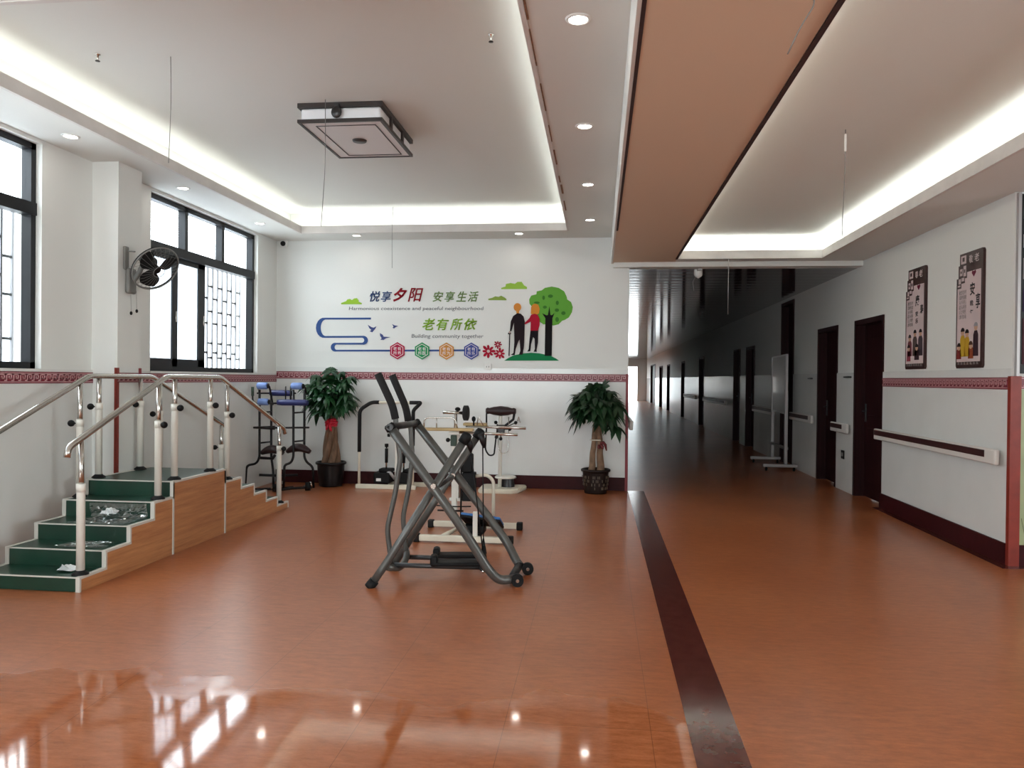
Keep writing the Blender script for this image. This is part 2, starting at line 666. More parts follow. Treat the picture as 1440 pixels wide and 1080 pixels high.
def seg_wall(name, x0, x1, y0, y1, z0, z1, holes, m, along='y'):
    """wall slab with rectangular openings (a,b,za,zb) along its run"""
    b = MB()
    cur = y0
    for a, c, za, zb in sorted(holes):
        if a > cur:
            b.box(x0, x1, cur, a, z0, z1)
        if za > z0:
            b.box(x0, x1, a, c, z0, za)
        if zb < z1:
            b.box(x0, x1, a, c, zb, z1)
        cur = c
    if cur < y1:
        b.box(x0, x1, cur, y1, z0, z1)
    return struct(name, b, m)


seg_wall('wall_left', XL - 0.2, XL, YN, YB + 0.2, 0, 3.55, [(a, c, WZ0, WZ1) for a, c in WIN], M['wall'])
b = MB()
b.box(XL, XB, YB, YB + 0.2, 0, 3.55)
b.box(XB, XR + 0.2, YB, YB + 0.1, Z3, 3.4)
struct('wall_back', b, M['wall'])
DOORS = [(8.97, 9.88, 2.13), (10.63, 11.49, 2.13), (12.95, 13.75, 2.72), (16.1, 16.95, 2.1), (17.7, 18.5, 2.1), (23.7, 24.8, 2.1), (29.0, 30.1, 2.1),
         (35.0, 36.4, 2.1), (39.0, 41.0, 2.1), (44.0, 48.0, 2.3)]
seg_wall('wall_right', XR, XR + 0.2, YC, YE, 0, 3.4, [(a, c, 0, h) for a, c, h in DOORS], M['wall'])
b = MB()
b.box(XR + 0.2, XE, YC, YC + 0.2, 0, 3.4)
struct('wall_recess', b, M['wall'])
b = MB()
b.box(XE, XE + 0.2, YN, 0.4, 0, 3.4)
b.box(XE, XE + 0.2, 3.4, YC + 0.2, 0, 3.4)
b.box(XE, XE + 0.2, 0.4, 3.4, 2.4, 3.4)  # opening added out of view so daylight reaches the left wall
b.box(XE, XE + 0.2, 0.4, 3.4, 0, 0.9)
struct('wall_east', b, M['wall'])
b = MB()
NEARW = [(-3.9, -2.2), (-1.9, -0.2)]  # unseen openings, added for more light on back wall and floor
cur = XL - 0.2
for a, c in NEARW:
    b.box(cur, a, YN - 0.2, YN, 0, 3.6)
    b.box(a, c, YN - 0.2, YN, 2.75, 3.6)
    b.box(a, c, YN - 0.2, YN, 0, 0.9)
    cur = c
b.box(cur, XE + 0.2, YN - 0.2, YN, 0, 3.6)
struct('wall_near', b, M['wall'])
seg_wall('wall_corridor', 0.16, XB, YB + 0.2, YE, 0, 2.95, [(36.4, 37.4, 0.9, 1.7), (40.0, 41.4, 0.9, 1.7), (43.8, 45.2, 0.9, 1.7)], M['wall'])
b = MB()
b.box(0.16, 1.8, YE, YE + 0.2, 0, 2.95)
b.box(2.52, XR + 0.2, YE, YE + 0.2, 0, 2.95)
b.box(1.8, 2.52, YE, YE + 0.2, 2.3, 2.95)
struct('wall_far', b, M['wall'])
# glossy tiled dado of the corridor and the room
b = MB()
b.box(XL, XL + 0.012, YN, 6.04, 0, 1.438)
b.box(XL, XL + 0.012, 6.37, YB, 0, 1.438)
b.box(XL + 0.012, XB, YB - 0.012, YB, 0, 1.53)
struct('trim_3', b, M['tile'], 'white tiled dado of the left and back walls')
b = MB()
cur = YC
for a, c, h in DOORS + [(YE, YE, 0)]:
    b.box(XR - 0.012, XR, cur, a - 0.03, 0, 1.52)
    cur = c + 0.03
struct('trim_4', b, M['tile'], 'white tiled dado of the right wall')
b = MB()
b.box(XL, -4.05, 6.04, 6.37, 0, Z1)
struct('wall_pillar', b, M['wall'])

# ---- Greek key bands and red corner strips
KEYP = [(0, 0, 0, 4), (0, 4, 4, 4), (4, 4, 4, 1.4), (4, 1.4, 2, 1.4), (2, 1.4, 2, 2.6), (0, 0, -1.6, 0)]


def key_band(n, p0, p1, z0, z1, out, label):
    """dark red band with a raised pale meander between p0 and p1 (xy)"""
    p0, p1, out = Vector((*p0, 0)), Vector((*p1, 0)), Vector((*out, 0))
    d = (p1 - p0)
    ln = d.length
    d.normalize()
    up = Vector((0, 0, 1))
    h = z1 - z0
    b = MB()

    def slab(u0, u1, v0, v1, k0, k1, mi):
        q = [p0 + d * u0 + up * (z0 + v0), p0 + d * u1 + up * (z0 + v0), p0 + d * u1 + up * (z0 + v1), p0 + d * u0 + up * (z0 + v1)]
        b.prism([x + out * k0 for x in q], out * (k1 - k0), mi)
    slab(0, ln, 0, h, 0, 0.004, 0)
    slab(0, ln, h * 0.10, h * 0.16, 0.004, 0.0055, 1)
    slab(0, ln, h * 0.84, h * 0.90, 0.004, 0.0055, 1)
    kh = h * 0.50
    un = kh / 4
    w = un * 0.42
    pitch = un * 6.0
    k = int(ln / pitch)
    for i in range(k):
        ox = (i + 0.5) * pitch + (ln - k * pitch) / 2 - un * 1.3
        for (x0, y0, x1, y1) in KEYP:
            a0, a1 = sorted((x0, x1))
            c0, c1 = sorted((y0, y1))
            slab(ox + a0 * un - w, ox + a1 * un + w, h * 0.25 + c0 * un - w, h * 0.25 + c1 * un + w, 0.004, 0.0055, 1)
    return struct('trim_%d' % n, b, [M['band'], M['key']], label)


key_band(5, (XL + 0.012, 4.3), (XL + 0.012, 6.04), 1.328, 1.418, (1, 0), 'red Greek key band on the left wall beside the pillar')
key_band(6, (-4.05, 6.04), (-4.05, 6.37), 1.335, 1.418, (1, 0), 'red Greek key band on the pillar side')
key_band(7, (XL + 0.012, 6.37), (XL + 0.012, YB - 0.012), 1.328, 1.418, (1, 0), 'red Greek key band under the far window')
key_band(8, (XL + 0.016, YB - 0.012), (XB - 0.02, YB - 0.012), 1.373, 1.470, (0, -1), 'red Greek key band along the back wall')
key_band(9, (XR - 0.012, 8.94), (XR - 0.012, YC + 0.04), 1.356, 1.45, (-1, 0), 'red Greek key band on the right wall')
b = MB()
b.box(-4.055, -4.045, 6.03, 6.06, 0, 1.46)
b.box(-4.07, -4.05, 6.030, 6.04, 0, 1.46)
struct('trim_10', b, M['redtrim'], 'brick red strip on the near pillar corner')
b = MB()
b.box(-4.052, -4.042, 6.34, 6.372, 0, 1.46)
struct('trim_11', b, M['pinktrim'], 'red strip on the far pillar corner')
b = MB()
b.box(XB - 0.03, XB + 0.006, YB - 0.02, YB + 0.01, 0, 1.475)
struct('trim_12', b, M['pinktrim'], 'red strip on the end of the back wall')
b = MB()
b.box(XR - 0.018, XR + 0.06, YC - 0.014, YC + 0.03, 0, 1.46)
struct('trim_13', b, M['redtrim'], 'brick red strip on the right wall corner')
b = MB()
b.box(XL + 0.02, XB - 0.03, YB - 0.026, YB - 0.012, 0, 0.166)
struct('baseboard_back', b, M['base'])
b = MB()
b.box(XR - 0.026, XR - 0.012, YC + 0.03, 8.94, 0, 0.166)
struct('baseboard_right', b, M['base'])
b = MB()
b.box(XR + 0.06, 5.0, YC - 0.014, YC, 0, 0.166)
struct('baseboard_recess', b, M['base'])
b = MB()
b.box(XR + 0.06, 5.0, YC - 0.010, YC, 0.166, 1.36)
rnd = random.Random(4)
for i in range(16):
    x, z = XR + 0.09 + 0.05 * (i % 4) + rnd.random() * 0.02, 0.25 + 0.27 * (i // 4)
    for k in range(3):
        a = rnd.uniform(-0.5, 0.5)
        b.prism([(x + k * .012, YC - 0.011, z), (x + k * .012 + .004, YC - 0.011, z), (x + k * .012 + a * .06 + .004, YC - 0.011, z + 0.12), (x + k * .012 + a * .06, YC - 0.011, z + .12)], (0, -0.001, 0), 1)
struct('trim_14', b, [M['paleg'], mat('grass_print', (86, 96, 62), 0.5)], 'pale green printed dado in the recess')
key_band(15, (XR + 0.062, YC), (5.0, YC), 1.362, 1.455, (0, -1), 'red Greek key band in the recess')

# ---- ceilings: soffit ring, lip, cove walls, tray
TL = dict(x0=-3.74, x1=-0.40, y0=3.42, y1=9.24, z=Z1, lip=3.29, cx0=-3.99, cx1=-0.17, cy0=3.2, cy1=9.5, top=3.5)
TR = dict(x0=0.915, x1=2.6, y0=-1.2, y1=9.40, z=Z2, lip=2.965, cx0=0.70, cx1=2.82, cy0=-1.4, cy1=9.62, top=3.13)


def tray(t, X0, X1, Y0, Y1, th, name_lip, led):
    b = MB()
    z = t['z']
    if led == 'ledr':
        bt = MB()  # this strip gets a browner base colour than the other soffits
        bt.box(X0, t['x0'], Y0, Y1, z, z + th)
        struct('ceiling', bt, M['tan'], 'tan strip of the dropped ceiling')
    else:
        b.box(X0, t['x0'], Y0, Y1, z, z + th)
    b.box(t['x1'], X1, Y0, Y1, z, z + th)
    b.box(t['x0'], t['x1'], Y0, t['y0'], z, z + th)
    b.box(t['x0'], t['x1'], t['y1'], Y1, z, z + th)
    zt = t['top'] + 0.03
    b.box(t['cx0'] - 0.03, t['cx0'], t['cy0'], t['cy1'], z + th, zt)
    b.box(t['cx1'], t['cx1'] + 0.03, t['cy0'], t['cy1'], z + th, zt)
    b.box(t['cx0'] - 0.03, t['cx1'] + 0.03, t['cy0'] - 0.03, t['cy0'], z + th, zt)
    b.box(t['cx0'] - 0.03, t['cx1'] + 0.03, t['cy1'], t['cy1'] + 0.03, z + th, zt)
    b.box(t['cx0'], t['cx1'], t['cy0'], t['cy1'], t['top'], zt)
    struct('ceiling', b, M['ceil'])
    # stepped cornice: lower moulding and upright lip
    b = MB()
    for w, a, c in ((0.045, z + th, t['lip']), (0.02, z - 0.006, z + 0.03)):
        e = 0.0 if w > 0.03 else 0.008
        b.box(t['x0'] - w, t['x0'] + e, t['y0'] - w, t['y1'] + w, a, c)
        b.box(t['x1'] - e, t['x1'] + w, t['y0'] - w, t['y1'] + w, a, c)
        b.box(t['x0'] + e, t['x1'] - e, t['y0'] - w, t['y0'] + e, a, c)
        b.box(t['x0'] + e, t['x1'] - e, t['y1'] - e, t['y1'] + w, a, c)
    struct(name_lip, b, M['lip'])
    b = MB()
    l0, l1 = t['lip'] - 0.055, t['lip'] - 0.04
    g = 0.09
    b.box(t['x0'] - g - 0.02, t['x0'] - g, t['y0'] - g, t['y1'] + g, l0, l1)
    b.box(t['x1'] + g, t['x1'] + g + 0.02, t['y0'] - g, t['y1'] + g, l0, l1)
    b.box(t['x0'] - g, t['x1'] + g, t['y1'] + g, t['y1'] + g + 0.02, l0, l1)
    b.box(t['x0'] - g, t['x1'] + g, t['y0'] - g - 0.02, t['y0'] - g, l0, l1)
    return obj('led_strip', b, M[led])


tag(tray(TL, XL, 0.15, YN, YB, 0.02, 'trim_16', 'led'), 'cool white light strip glowing in the cove of the left ceiling', 'light strip')
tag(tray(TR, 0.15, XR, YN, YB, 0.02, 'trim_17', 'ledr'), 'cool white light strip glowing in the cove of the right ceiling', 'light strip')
b = MB()
b.box(0.13, 0.15, YN, YB, Z2, 3.4)
struct('ceiling', b, M['wall'], 'white side of the dropped ceiling')
b = MB()
b.box(XR, XE + 0.2, YN, YC, Z2, Z2 + 0.02)
b.box(XR, XE + 0.2, YN, YC, 3.4, 3.42)
struct('ceiling', b, M['ceil'])
b = MB()
b.box(XL - 0.2, 0.16, YN, YB + 0.2, 3.56, 3.6)
struct('ceiling', b, M['ceil'])
b = MB()
b.box(0.16, XR + 0.2, YB + 0.1, YE + 0.2, Z3, Z3 + 0.03)
struct('ceiling', b, M['cor_ceil'])
b = MB()
b.box(0.148, 0.166, YN, 7.6, Z2 - 0.004, Z2 + 0.012)
struct('trim_18', b, M['umber'], 'dark raw edge of the dropped ceiling')
b = MB()
b.box(TR['x0'] - 0.02, TR['x0'] + 0.004, TR['y0'], TR['y1'], Z2 - 0.010, Z2 + 0.02)
struct('trim_19', b, M['umber'], 'dark raw edge of the right ceiling opening')
b = MB()
rnd = random.Random(9)
y = 3.5
while y < 7.8:
    l = rnd.uniform(0.15, 0.5)
    b.box(TL['x1'] + 0.018, TL['x1'] + 0.018 + rnd.uniform(0.008, 0.02), y, y + l, Z1 - 0.006, Z1 + 0.002)
    y += l + rnd.uniform(0.05, 0.5)
struct('trim_20', b, M['torn'], 'torn brown edge beside the left ceiling opening')
b = MB()
b.box(0.16, XR, YB - 0.1, YB, Z3, Z2)
struct('trim_21', b, M['ceil'], 'shallow header over the corridor mouth')


# ---- windows
def window(n, y0, y1, lab):
    x0, x1 = XL - 0.13, XL - 0.05
    b = MB()
    f = 0.05
    b.box(x0, x1, y0, y0 + f, WZ0, WZ1)
    b.box(x0, x1, y1 - f, y1, WZ0, WZ1)
    b.box(x0, x1, y0, y1, WZ0, WZ0 + f)
    b.box(x0, x1, y0, y1, WZ1 - f, WZ1)
    zt = 2.67
    b.box(x0 - 0.005, x1 + 0.01, y0, y1, zt - 0.05, zt + 0.045)
    L = y1 - y0
    m1, m2 = y0 + L * 0.315, y0 + L * 0.655
    for m in (m1, m2):
        b.box(x0, x1, m - 0.03, m + 0.03, zt, WZ1)
    w = struct('window_%d' % n, b, M['frame'], lab)
    # upper panes
    b = MB()
    b.box(x0 + 0.03, x0 + 0.036, y0 + f, y1 - f, zt + 0.04, WZ1 - f)
    obj('upper_pane', b, M['glass'], w)
    # sashes: two slid to the near side, the far third left open

    def sash(a, c, dx, wl, wr):
        b = MB()
        xa, xb = x0 + dx, x0 + dx + 0.03
        b.box(xa, xb, a, a + wl, WZ0 + f, zt - 0.05)
        b.box(xa, xb, c - wr, c, WZ0 + f, zt - 0.05)
        b.box(xa, xb, a, c, WZ0 + f, WZ0 + f + 0.08)
        b.box(xa, xb, a, c, zt - 0.10, zt - 0.05)
        s = obj('sash', b, M['frame'], w)
        b = MB()
        b.box(xa + 0.012, xa + 0.016, a + wl, c - wr, WZ0 + f + 0.08, zt - 0.10)
        obj('pane', b, M['dusty'], s)
        b = MB()
        b.box(xb, xb + 0.012, c - 0.05, c - 0.03, 1.95, 2.06, bev=0.003)
        obj('latch', b, M['chrome'], s)
    sash(y0 + f - 0.02, y0 + L * 0.25, 0.042, 0.06, 0.10)
    sash(y0 + L * 0.215, y0 + L * 0.515, 0.008, 0.14, 0.14)
    # sill
    b = MB()
    b.box(XL - 0.2, XL + 0.02, y0 - 0.02, y1 + 0.02, WZ0 - 0.022, WZ0)
    obj('sill', b, M['tile'], w)
    # security grille outside: pale uprights and staggered dark ties
    b = MB()
    xg = XL - 0.24
    ys = [y0 - 0.1 + 0.115 * k for k in range(int((y1 - y0 + 0.2) / 0.115) + 1)]
    for y in ys:
        b.box(xg - 0.01, xg + 0.01, y - 0.01, y + 0.01, WZ0 - 0.1, 2.72)
    b.box(xg - 0.012, xg + 0.012, ys[0], ys[-1], 2.72, 2.75)
    g = obj('security_grille', b, M['grille'], w)
    b = MB()
    for i, y in enumerate(ys[:-1]):
        for z in ((1.66, 2.0, 2.29) if i % 2 else (1.60, 1.77, 2.14, 2.43)):
            b.box(xg - 0.006, xg + 0.008, y, y + 0.115, z, z + 0.02)
    obj('grille_ties', b, M['darkrod'], g)
    return w


window(1, *WIN[1], 'black framed window at the left edge')
window(2, *WIN[2], 'black framed window beside the wall fan')
window(3, *WIN[0], 'black framed window behind the camera')

b = MB()
b.box(-7.0, -6.8, YN - 3, YB + 8, 0, 3.3)  # added slab that cuts the sky glare behind the grille bars
struct('wall_added_outside', b, mat('pale_added_wall', (186, 188, 192), 0.8, var=0.12, vscale=2), 'pale wall added outside the windows to dim the lower panes')

# ---- doors of the right wall
for i, (a, c, h) in enumerate(DOORS):
    b = MB()
    x = XR - 0.016
    b.box(x, XR + 0.19, a - 0.03, a + 0.03, 0, h + 0.03)
    b.box(x, XR + 0.19, c - 0.03, c + 0.03, 0, h + 0.03)
    b.box(x, XR + 0.19, a + 0.03, c - 0.03, h - 0.03, h + 0.03)
    d = struct('door_%d' % (i + 1), b, M['door'], 'dark wooden doorway %s' % ('nearest in the right wall', 'between the corridor handrails', 'behind the whiteboard')[i] if i < 3 else None)
    b = MB()
    b.box(XR + 0.10, XR + 0.145, a + 0.03, c - 0.03, 0.006, h - 0.03)
    for z0, z1 in ((0.2, 0.85), (1.0, h - 0.2)):
        b.box(XR + 0.092, XR + 0.10, a + 0.16, c - 0.16, z0, z1, bev=0.004)
    lf = obj('door_leaf', b, M['door'], d)
    if i < 5:
        b = MB()
        b.box(XR + 0.085, XR + 0.1, c - 0.11, c - 0.07, 0.92, 1.14, bev=0.004)
        b.tube(fillet([(XR + 0.09, c - 0.09, 1.05), (XR + 0.05, c - 0.09, 1.05), (XR + 0.05, c - 0.20, 1.05)], 0.02), 0.009, 8)
        obj('handle', b, M['greydark'], lf)


# ================================================================== handrails of the corridor side
def handrail(a, c, lab, z=0.83, x=XR - 0.012, sgn=-1):
    t = thing('wall_handrail', lab, 'handrail', (x, (a + c) / 2, z - 0.06), 0, 'vinyl handrails along the right wall')
    b = MB()
    d = 0.075 * sgn
    xa, xb = sorted((x + d, x + d * 0.45))
    b.box(xa, xb, a, c, z - 0.06, z + 0.06, bev=0.012, seg=3)
    obj('rail', b, M['rail'], t)
    b = MB()
    xa, xb = sorted((x + d * 1.03, x + d * 0.9))
    b.box(xa, xb, a + 0.16, c - 0.02, z - 0.012, z + 0.045, bev=0.002, seg=1)
    obj('insert', b, M['railb'], t)
    n = max(2, int((c - a) / 0.9))
    for k in range(n):
        b = MB()
        y = a + 0.15 + (c - a - 0.3) * k / (n - 1)
        xa, xb = sorted((x, x + d * 0.46))
        b.box(xa, xb, y - 0.03, y + 0.03, z - 0.05, z + 0.04)
        obj('bracket', b, M['rail'], t)


handrail(6.34, 8.99, 'long white handrail with dark stripe under the two framed wall panels', 0.825)
handrail(9.97, 10.62, 'short white handrail with dark stripe between the two nearest doorways', 0.815)
handrail(11.56, 12.85, 'white handrail on the corridor wall behind the whiteboard', 0.85)
handrail(19.2, 23.4, 'long white handrail far down the dim corridor wall', 0.86)
handrail(14.0, 15.9, 'white handrail in the dim corridor between the whiteboard and the next doorway', 0.86)
handrail(25.2, 28.7, 'farthest white handrail down the dim corridor wall', 0.86)
t = thing('wall_handrail', 'end of a white handrail sticking out past the end of the back wall', 'handrail', (XB, 10.3, 0.78), 0)
b = MB()
b.box(XB + 0.03, XB + 0.08, 10.0, 14, 0.75, 0.87, bev=0.012)
obj('rail', b, M['rail'], t)
for y in (10.2, 12, 13.8):
    b = MB()
    b.box(XB, XB + 0.035, y - 0.03, y + 0.03, 0.78, 0.85)
    obj('bracket', b, M['rail'], t)


# ================================================================== lights
def downlight(x, y, z, lab, grp):
    t = thing('downlight', lab, 'ceiling light', (x, y, z), 0, grp)
    b = MB()
    b.lathe([(0.046, -0.001), (0.05, -0.008), (0.062, -0.006), (0.066, 0.0)], (x, y, z), 24)
    obj('trim_ring', b, M['whitep'], t)
    b = MB()
    b.lathe([(0.047, -0.002), (0.0, -0.003)], (x, y, z), 24)
    obj('diffuser', b, M['spot'], t)


RW = 'downlights beside the dropped ceiling'
for y, l in ((3.84, 'round downlight nearest the camera beside the dropped ceiling'), (5.46, 'second round downlight beside the dropped ceiling, counted from the camera'),
             (7.09, 'third round downlight beside the dropped ceiling, counted from the camera'), (8.66, 'round downlight beside the dropped ceiling nearest the back wall')):
    downlight(-0.125, y, Z1, l, RW)
LW = 'downlights along the window wall'
for y, l in ((5.37, 'round downlight over the gap between the left edge window and the pillar'), (6.94, 'round downlight above the near end of the far window'),
             (8.61, 'round downlight above the far end of the far window')):
    downlight(-3.99, y, Z1, l, LW)
BW = 'downlights along the back wall'
downlight(-1.01, 9.42, Z1, 'round downlight on the back soffit above the painted tree', BW)
downlight(-3.08, 9.42, Z1, 'round downlight on the back soffit above the blue wall ribbon', BW)

t = thing('ceiling_lamp', 'rectangular white ceiling lamp with dark frame and round centre plate', 'ceiling light', (-1.99, 6.14, 3.35))
lx0, lx1, ly0, ly1 = -2.33, -1.66, 5.66, 6.62
b = MB()
b.box(lx0 + 0.0, lx1, ly0, ly1, 3.465, 3.5)
obj('ceiling_plate', b, M['lampdark'], t)
b = MB()
b.box(lx0 + 0.02, lx1 - 0.02, ly0 + 0.02, ly1 - 0.02, 3.37, 3.465, bev=0.015)
obj('body', b, M['lampside'], t)
b = MB()
w = 0.022
b.box(lx0, lx1, ly0, ly0 + w, 3.35, 3.375)
b.box(lx0, lx1, ly1 - w, ly1, 3.35, 3.375)
b.box(lx0, lx0 + w, ly0 + w, ly1 - w, 3.35, 3.375)
b.box(lx1 - w, lx1, ly0 + w, ly1 - w, 3.35, 3.375)
w2 = 0.008
ix0, ix1, iy0, iy1 = lx0 + 0.11, lx1 - 0.08, ly0 + 0.10, ly1 - 0.07
b.box(ix0, ix1, iy0, iy0 + w2, 3.352, 3.36)
b.box(ix0, ix1, iy1 - w2, iy1, 3.352, 3.36)
b.box(ix0, ix0 + w2, iy0, iy1, 3.352, 3.36)
b.box(ix1 - w2, ix1, iy0, iy1, 3.352, 3.36)
obj('frame', b, M['lampdark'], t)
b = MB()
b.box(lx0 + w, lx1 - w, ly0 + w, ly1 - w, 3.356, 3.37)
obj('diffuser', b, M['lampbody'], t)
b = MB()
b.lathe([(0.0, -0.012), (0.055, -0.012), (0.06, 0.0)], (-1.99, 6.14, 3.356), 24)
obj('centre_plate', b, M['lampdark'], t)
b = MB()
b.ball((-2.01, 5.635, 3.415), 0.042, (1, 0.5, 1.1))
b.box(-2.03, -1.99, 5.63, 5.67, 3.45, 3.48)
obj('sensor', b, M['greydark'], t)
for y in (5.95, 6.3):
    b = MB()
    b.box(lx1 - 0.02, lx1 - 0.002, y - 0.02, y + 0.02, 3.375, 3.465)
    obj('side_clip', b, M['lampdark'], t)

for (x, y, l) in ((-3.29, 4.68, 'tiny dark sprinkler head on the ceiling near the left cove'), (-0.68, 4.63, 'tiny dark sprinkler head on the ceiling near the right lip of the left cove')):
    t = thing('sprinkler_head', l, 'sprinkler', (x, y, 3.44), 0, 'sprinkler heads on the left ceiling')
    b = MB()
    b.lathe([(0.018, 0.06), (0.018, 0.054), (0.007, 0.05), (0.007, 0.012)], (x, y, 3.44), 12)
    obj('stem', b, M['chrome'], t)
    b = MB()
    b.lathe([(0.0, 0.018), (0.015, 0.016), (0.015, 0.012), (0.0, 0.011)], (x, y, 3.44), 12)
    obj('deflector', b, M['greydark'], t)


def wire(pts, r, lab, m='wire', cap=None):
    b = MB()
    b.tube(fillet(pts, 0.15, 6), r, 6)
    return tag(obj('hanging_wire', b, M[m]), lab, 'wire', 'loose wires hanging from the ceilings')


wire([(-2.83, 4.76, 3.5), (-2.83, 4.77, 3.2), (-2.84, 4.76, 2.8)], 0.0022, 'thin wire hanging in front of the left cove')
wire([(-2.085, 5.60, 3.5), (-2.08, 5.6, 3.0), (-2.11, 5.6, 2.54)], 0.0025, 'thin wire hanging at the left side of the rectangular ceiling lamp')
wire([(-2.55, 9.2, 3.5), (-2.56, 9.2, 3.2), (-2.555, 9.2, 2.75)], 0.0025, 'faint thin wire hanging in front of the back wall above the top slogan', 'wire')
wire([(0.79, 3.02, Z2), (0.795, 3.02, 2.83), (0.75, 3.04, 2.76), (0.705, 3.05, 2.66)], 0.003, 'short bent wire hanging from the tan dropped ceiling')
wire([(1.52, 9.4, Z2), (1.52, 9.4, 2.2)], 0.004, 'pale cord hanging in front of the dim corridor mouth', 'alu')
w_ = wire([(1.655, 5.47, 3.13), (1.655, 5.47, 2.85), (1.64, 5.47, 2.45), (1.645, 5.47, 2.40)], 0.003, 'wire with white plug hanging from the right ceiling tray')
b = MB()
b.box(1.648, 1.662, 5.463, 5.477, 2.98, 3.1, bev=0.003)
obj('plug', b, M['whitep'], w_)

t = thing('security_camera', 'small dark domed security camera at the top left of the back wall', 'camera', (-4.17, 9.70, 3.12))
b = MB()
b.box(-4.225, -4.12, 9.70, 9.748, 3.115, 3.2, bev=0.012)
obj('housing', b, M['whitep'], t)
b = MB()
b.ball((-4.172, 9.695, 3.155), 0.034)
obj('lens', b, M['black'], t)
t = thing('dome_camera', 'white dome camera hanging at the mouth of the dim corridor', 'camera', (1.235, 9.95, 2.7))
b = MB()
b.lathe([(0.055, 0.11), (0.055, 0.05), (0.045, 0.03), (0.0, 0.0)], (1.235, 9.95, 2.70), 16)
obj('dome', b, M['whitep'], t)
b = MB()
b.box(1.21, 1.26, 9.80, 9.95, 2.79, 2.81)
obj('bracket', b, M['alu'], t)
b = MB()
b.tube([(1.2, 9.96, 2.72), (1.17, 9.97, 2.66), (1.185, 9.97, 2.55)], 0.004, 6)
obj('lead', b, M['alu'], t)
b = MB()
b.box(2.03, 2.16, YB - 0.118, YB - 0.1, 2.82, 2.835)
tag(obj('light_batten', b, M['whitep']), 'thin white batten on the header over the corridor', 'light fitting')
bp_ = at(686, 518, 'Y', YB - 0.012)
b = MB()
b.box(bp_.x - 0.045, bp_.x + 0.045, YB - 0.024, YB - 0.012, bp_.z - 0.02, bp_.z + 0.065, bev=0.004)
o = tag(obj('wall_socket', b, M['whitep']), 'white socket plate on the back wall just above the red band', 'socket')
for dx in (-0.015, 0.015):
    b = MB()
    b.box(bp_.x + dx - 0.003, bp_.x + dx + 0.003, YB - 0.0255, YB - 0.0238, bp_.z + 0.01, bp_.z + 0.03)
    obj('slot', b, M['black'], o)
b = MB()
b.box(XR - 0.024, XR - 0.012, 10.24, 10.35, 0.41, 0.52, bev=0.003)
o = tag(obj('wall_socket', b, M['black']), 'black square socket low on the wall between two doorways', 'socket')
for y in (10.27, 10.295, 10.32):
    b = MB()
    b.box(XR - 0.0255, XR - 0.0238, y, y + 0.008, 0.445, 0.49)
    obj('slot', b, M['alu'], o)
b = MB()
b.box(XR - 0.06, XR - 0.012, 10.0, 10.18, 1.455, 1.475, bev=0.003)
tag(obj('wall_bracket', b, M['greydark']), 'small dark bracket on the wall above the short handrail', 'bracket')
b = MB()
b.box(XR - 0.05, XR - 0.012, 11.75, 11.9, 1.44, 1.46, bev=0.003)
tag(obj('wall_bracket', b, M['greydark']), 'small dark bracket on the dim wall behind the whiteboard', 'bracket')


# ================================================================== training stairs
SX0, SX1 = -4.035, -3.30
RIS = [4.55, 4.81, 5.08, 5.37, 5.63, 6.47, 6.78, 7.05, 7.32, 7.59, 7.86]
HGT = [0.095, 0.21, 0.325, 0.45, 0.57, 0.46, 0.36, 0.26, 0.155, 0.065]
t = thing('training_stairs', 'rehabilitation stairs with dark green treads, wood sides and chrome handrails along the left wall', 'stairs', ((SX0 + SX1) / 2, 6.2, 0))
b = MB()
for i, h in enumerate(HGT):
    b.box(SX0 + 0.02, SX1 - 0.022, RIS[i] + 0.002, RIS[i + 1] + (0.002 if i < 9 else -0.002), 0.002, h)
obj('tread_covering', b, M['green'], t)


def profile(x):
    p = [(x, RIS[0], 0.0)]
    for i, h in enumerate(HGT):
        p += [(x, RIS[i], h - 0.004), (x, RIS[i + 1], h - 0.004)]
    p.append((x, RIS[-1], 0.0))
    return p


for x, d in ((SX1 - 0.022, 0.02), (SX0, 0.02)):
    b = MB()
    b.prism(profile(x), (d, 0, 0))
    obj('side_panel', b, M['wood'], t)
for x0, x1 in ((SX1 - 0.026, SX1 + 0.003), (SX0 - 0.003, SX0 + 0.026)):
    b = MB()
    k = 0.013
    for i, h in enumerate(HGT):
        b.box(x0, x1, RIS[i] - (k if i and HGT[i] < HGT[i - 1] else 0.003), RIS[i + 1] + (0.003 if i + 1 > 9 or HGT[i + 1] < h else k), h - k, h + 0.004)
    hs = [0] + HGT + [0]
    for i, y in enumerate(RIS):
        lo, hi = sorted((hs[i], hs[i + 1]))
        up = hs[i + 1] > hs[i]
        b.box(x0, x1, y - 0.003 if up else y - k, y + k if up else y + 0.003, lo, hi - k)
    b.box(x0 + 0.004, x1, RIS[4] - 0.008, RIS[4] + k, 0, HGT[4] - k)
    b.box(x0 + 0.004, x1, RIS[5] - k, RIS[5] + 0.008, 0, HGT[4] - k)
    obj('edge_trim', b, M['trimw'], t)
for y, h in zip(RIS[:5], HGT[:5]):
    b = MB()
    b.box(SX0 + 0.027, SX1 - 0.027, y - 0.004, y + 0.006, h - 0.006, h + 0.002)
    obj('nosing', b, M['trimw'], t)
RAILZ = lambda y: (0.945 + (y - 4.52) * (1.388 - 0.945) / 1.08) if y < 5.6 else (1.386 if y < 6.45 else 1.386 - (y - 6.45) * (1.386 - 0.845) / 1.38)
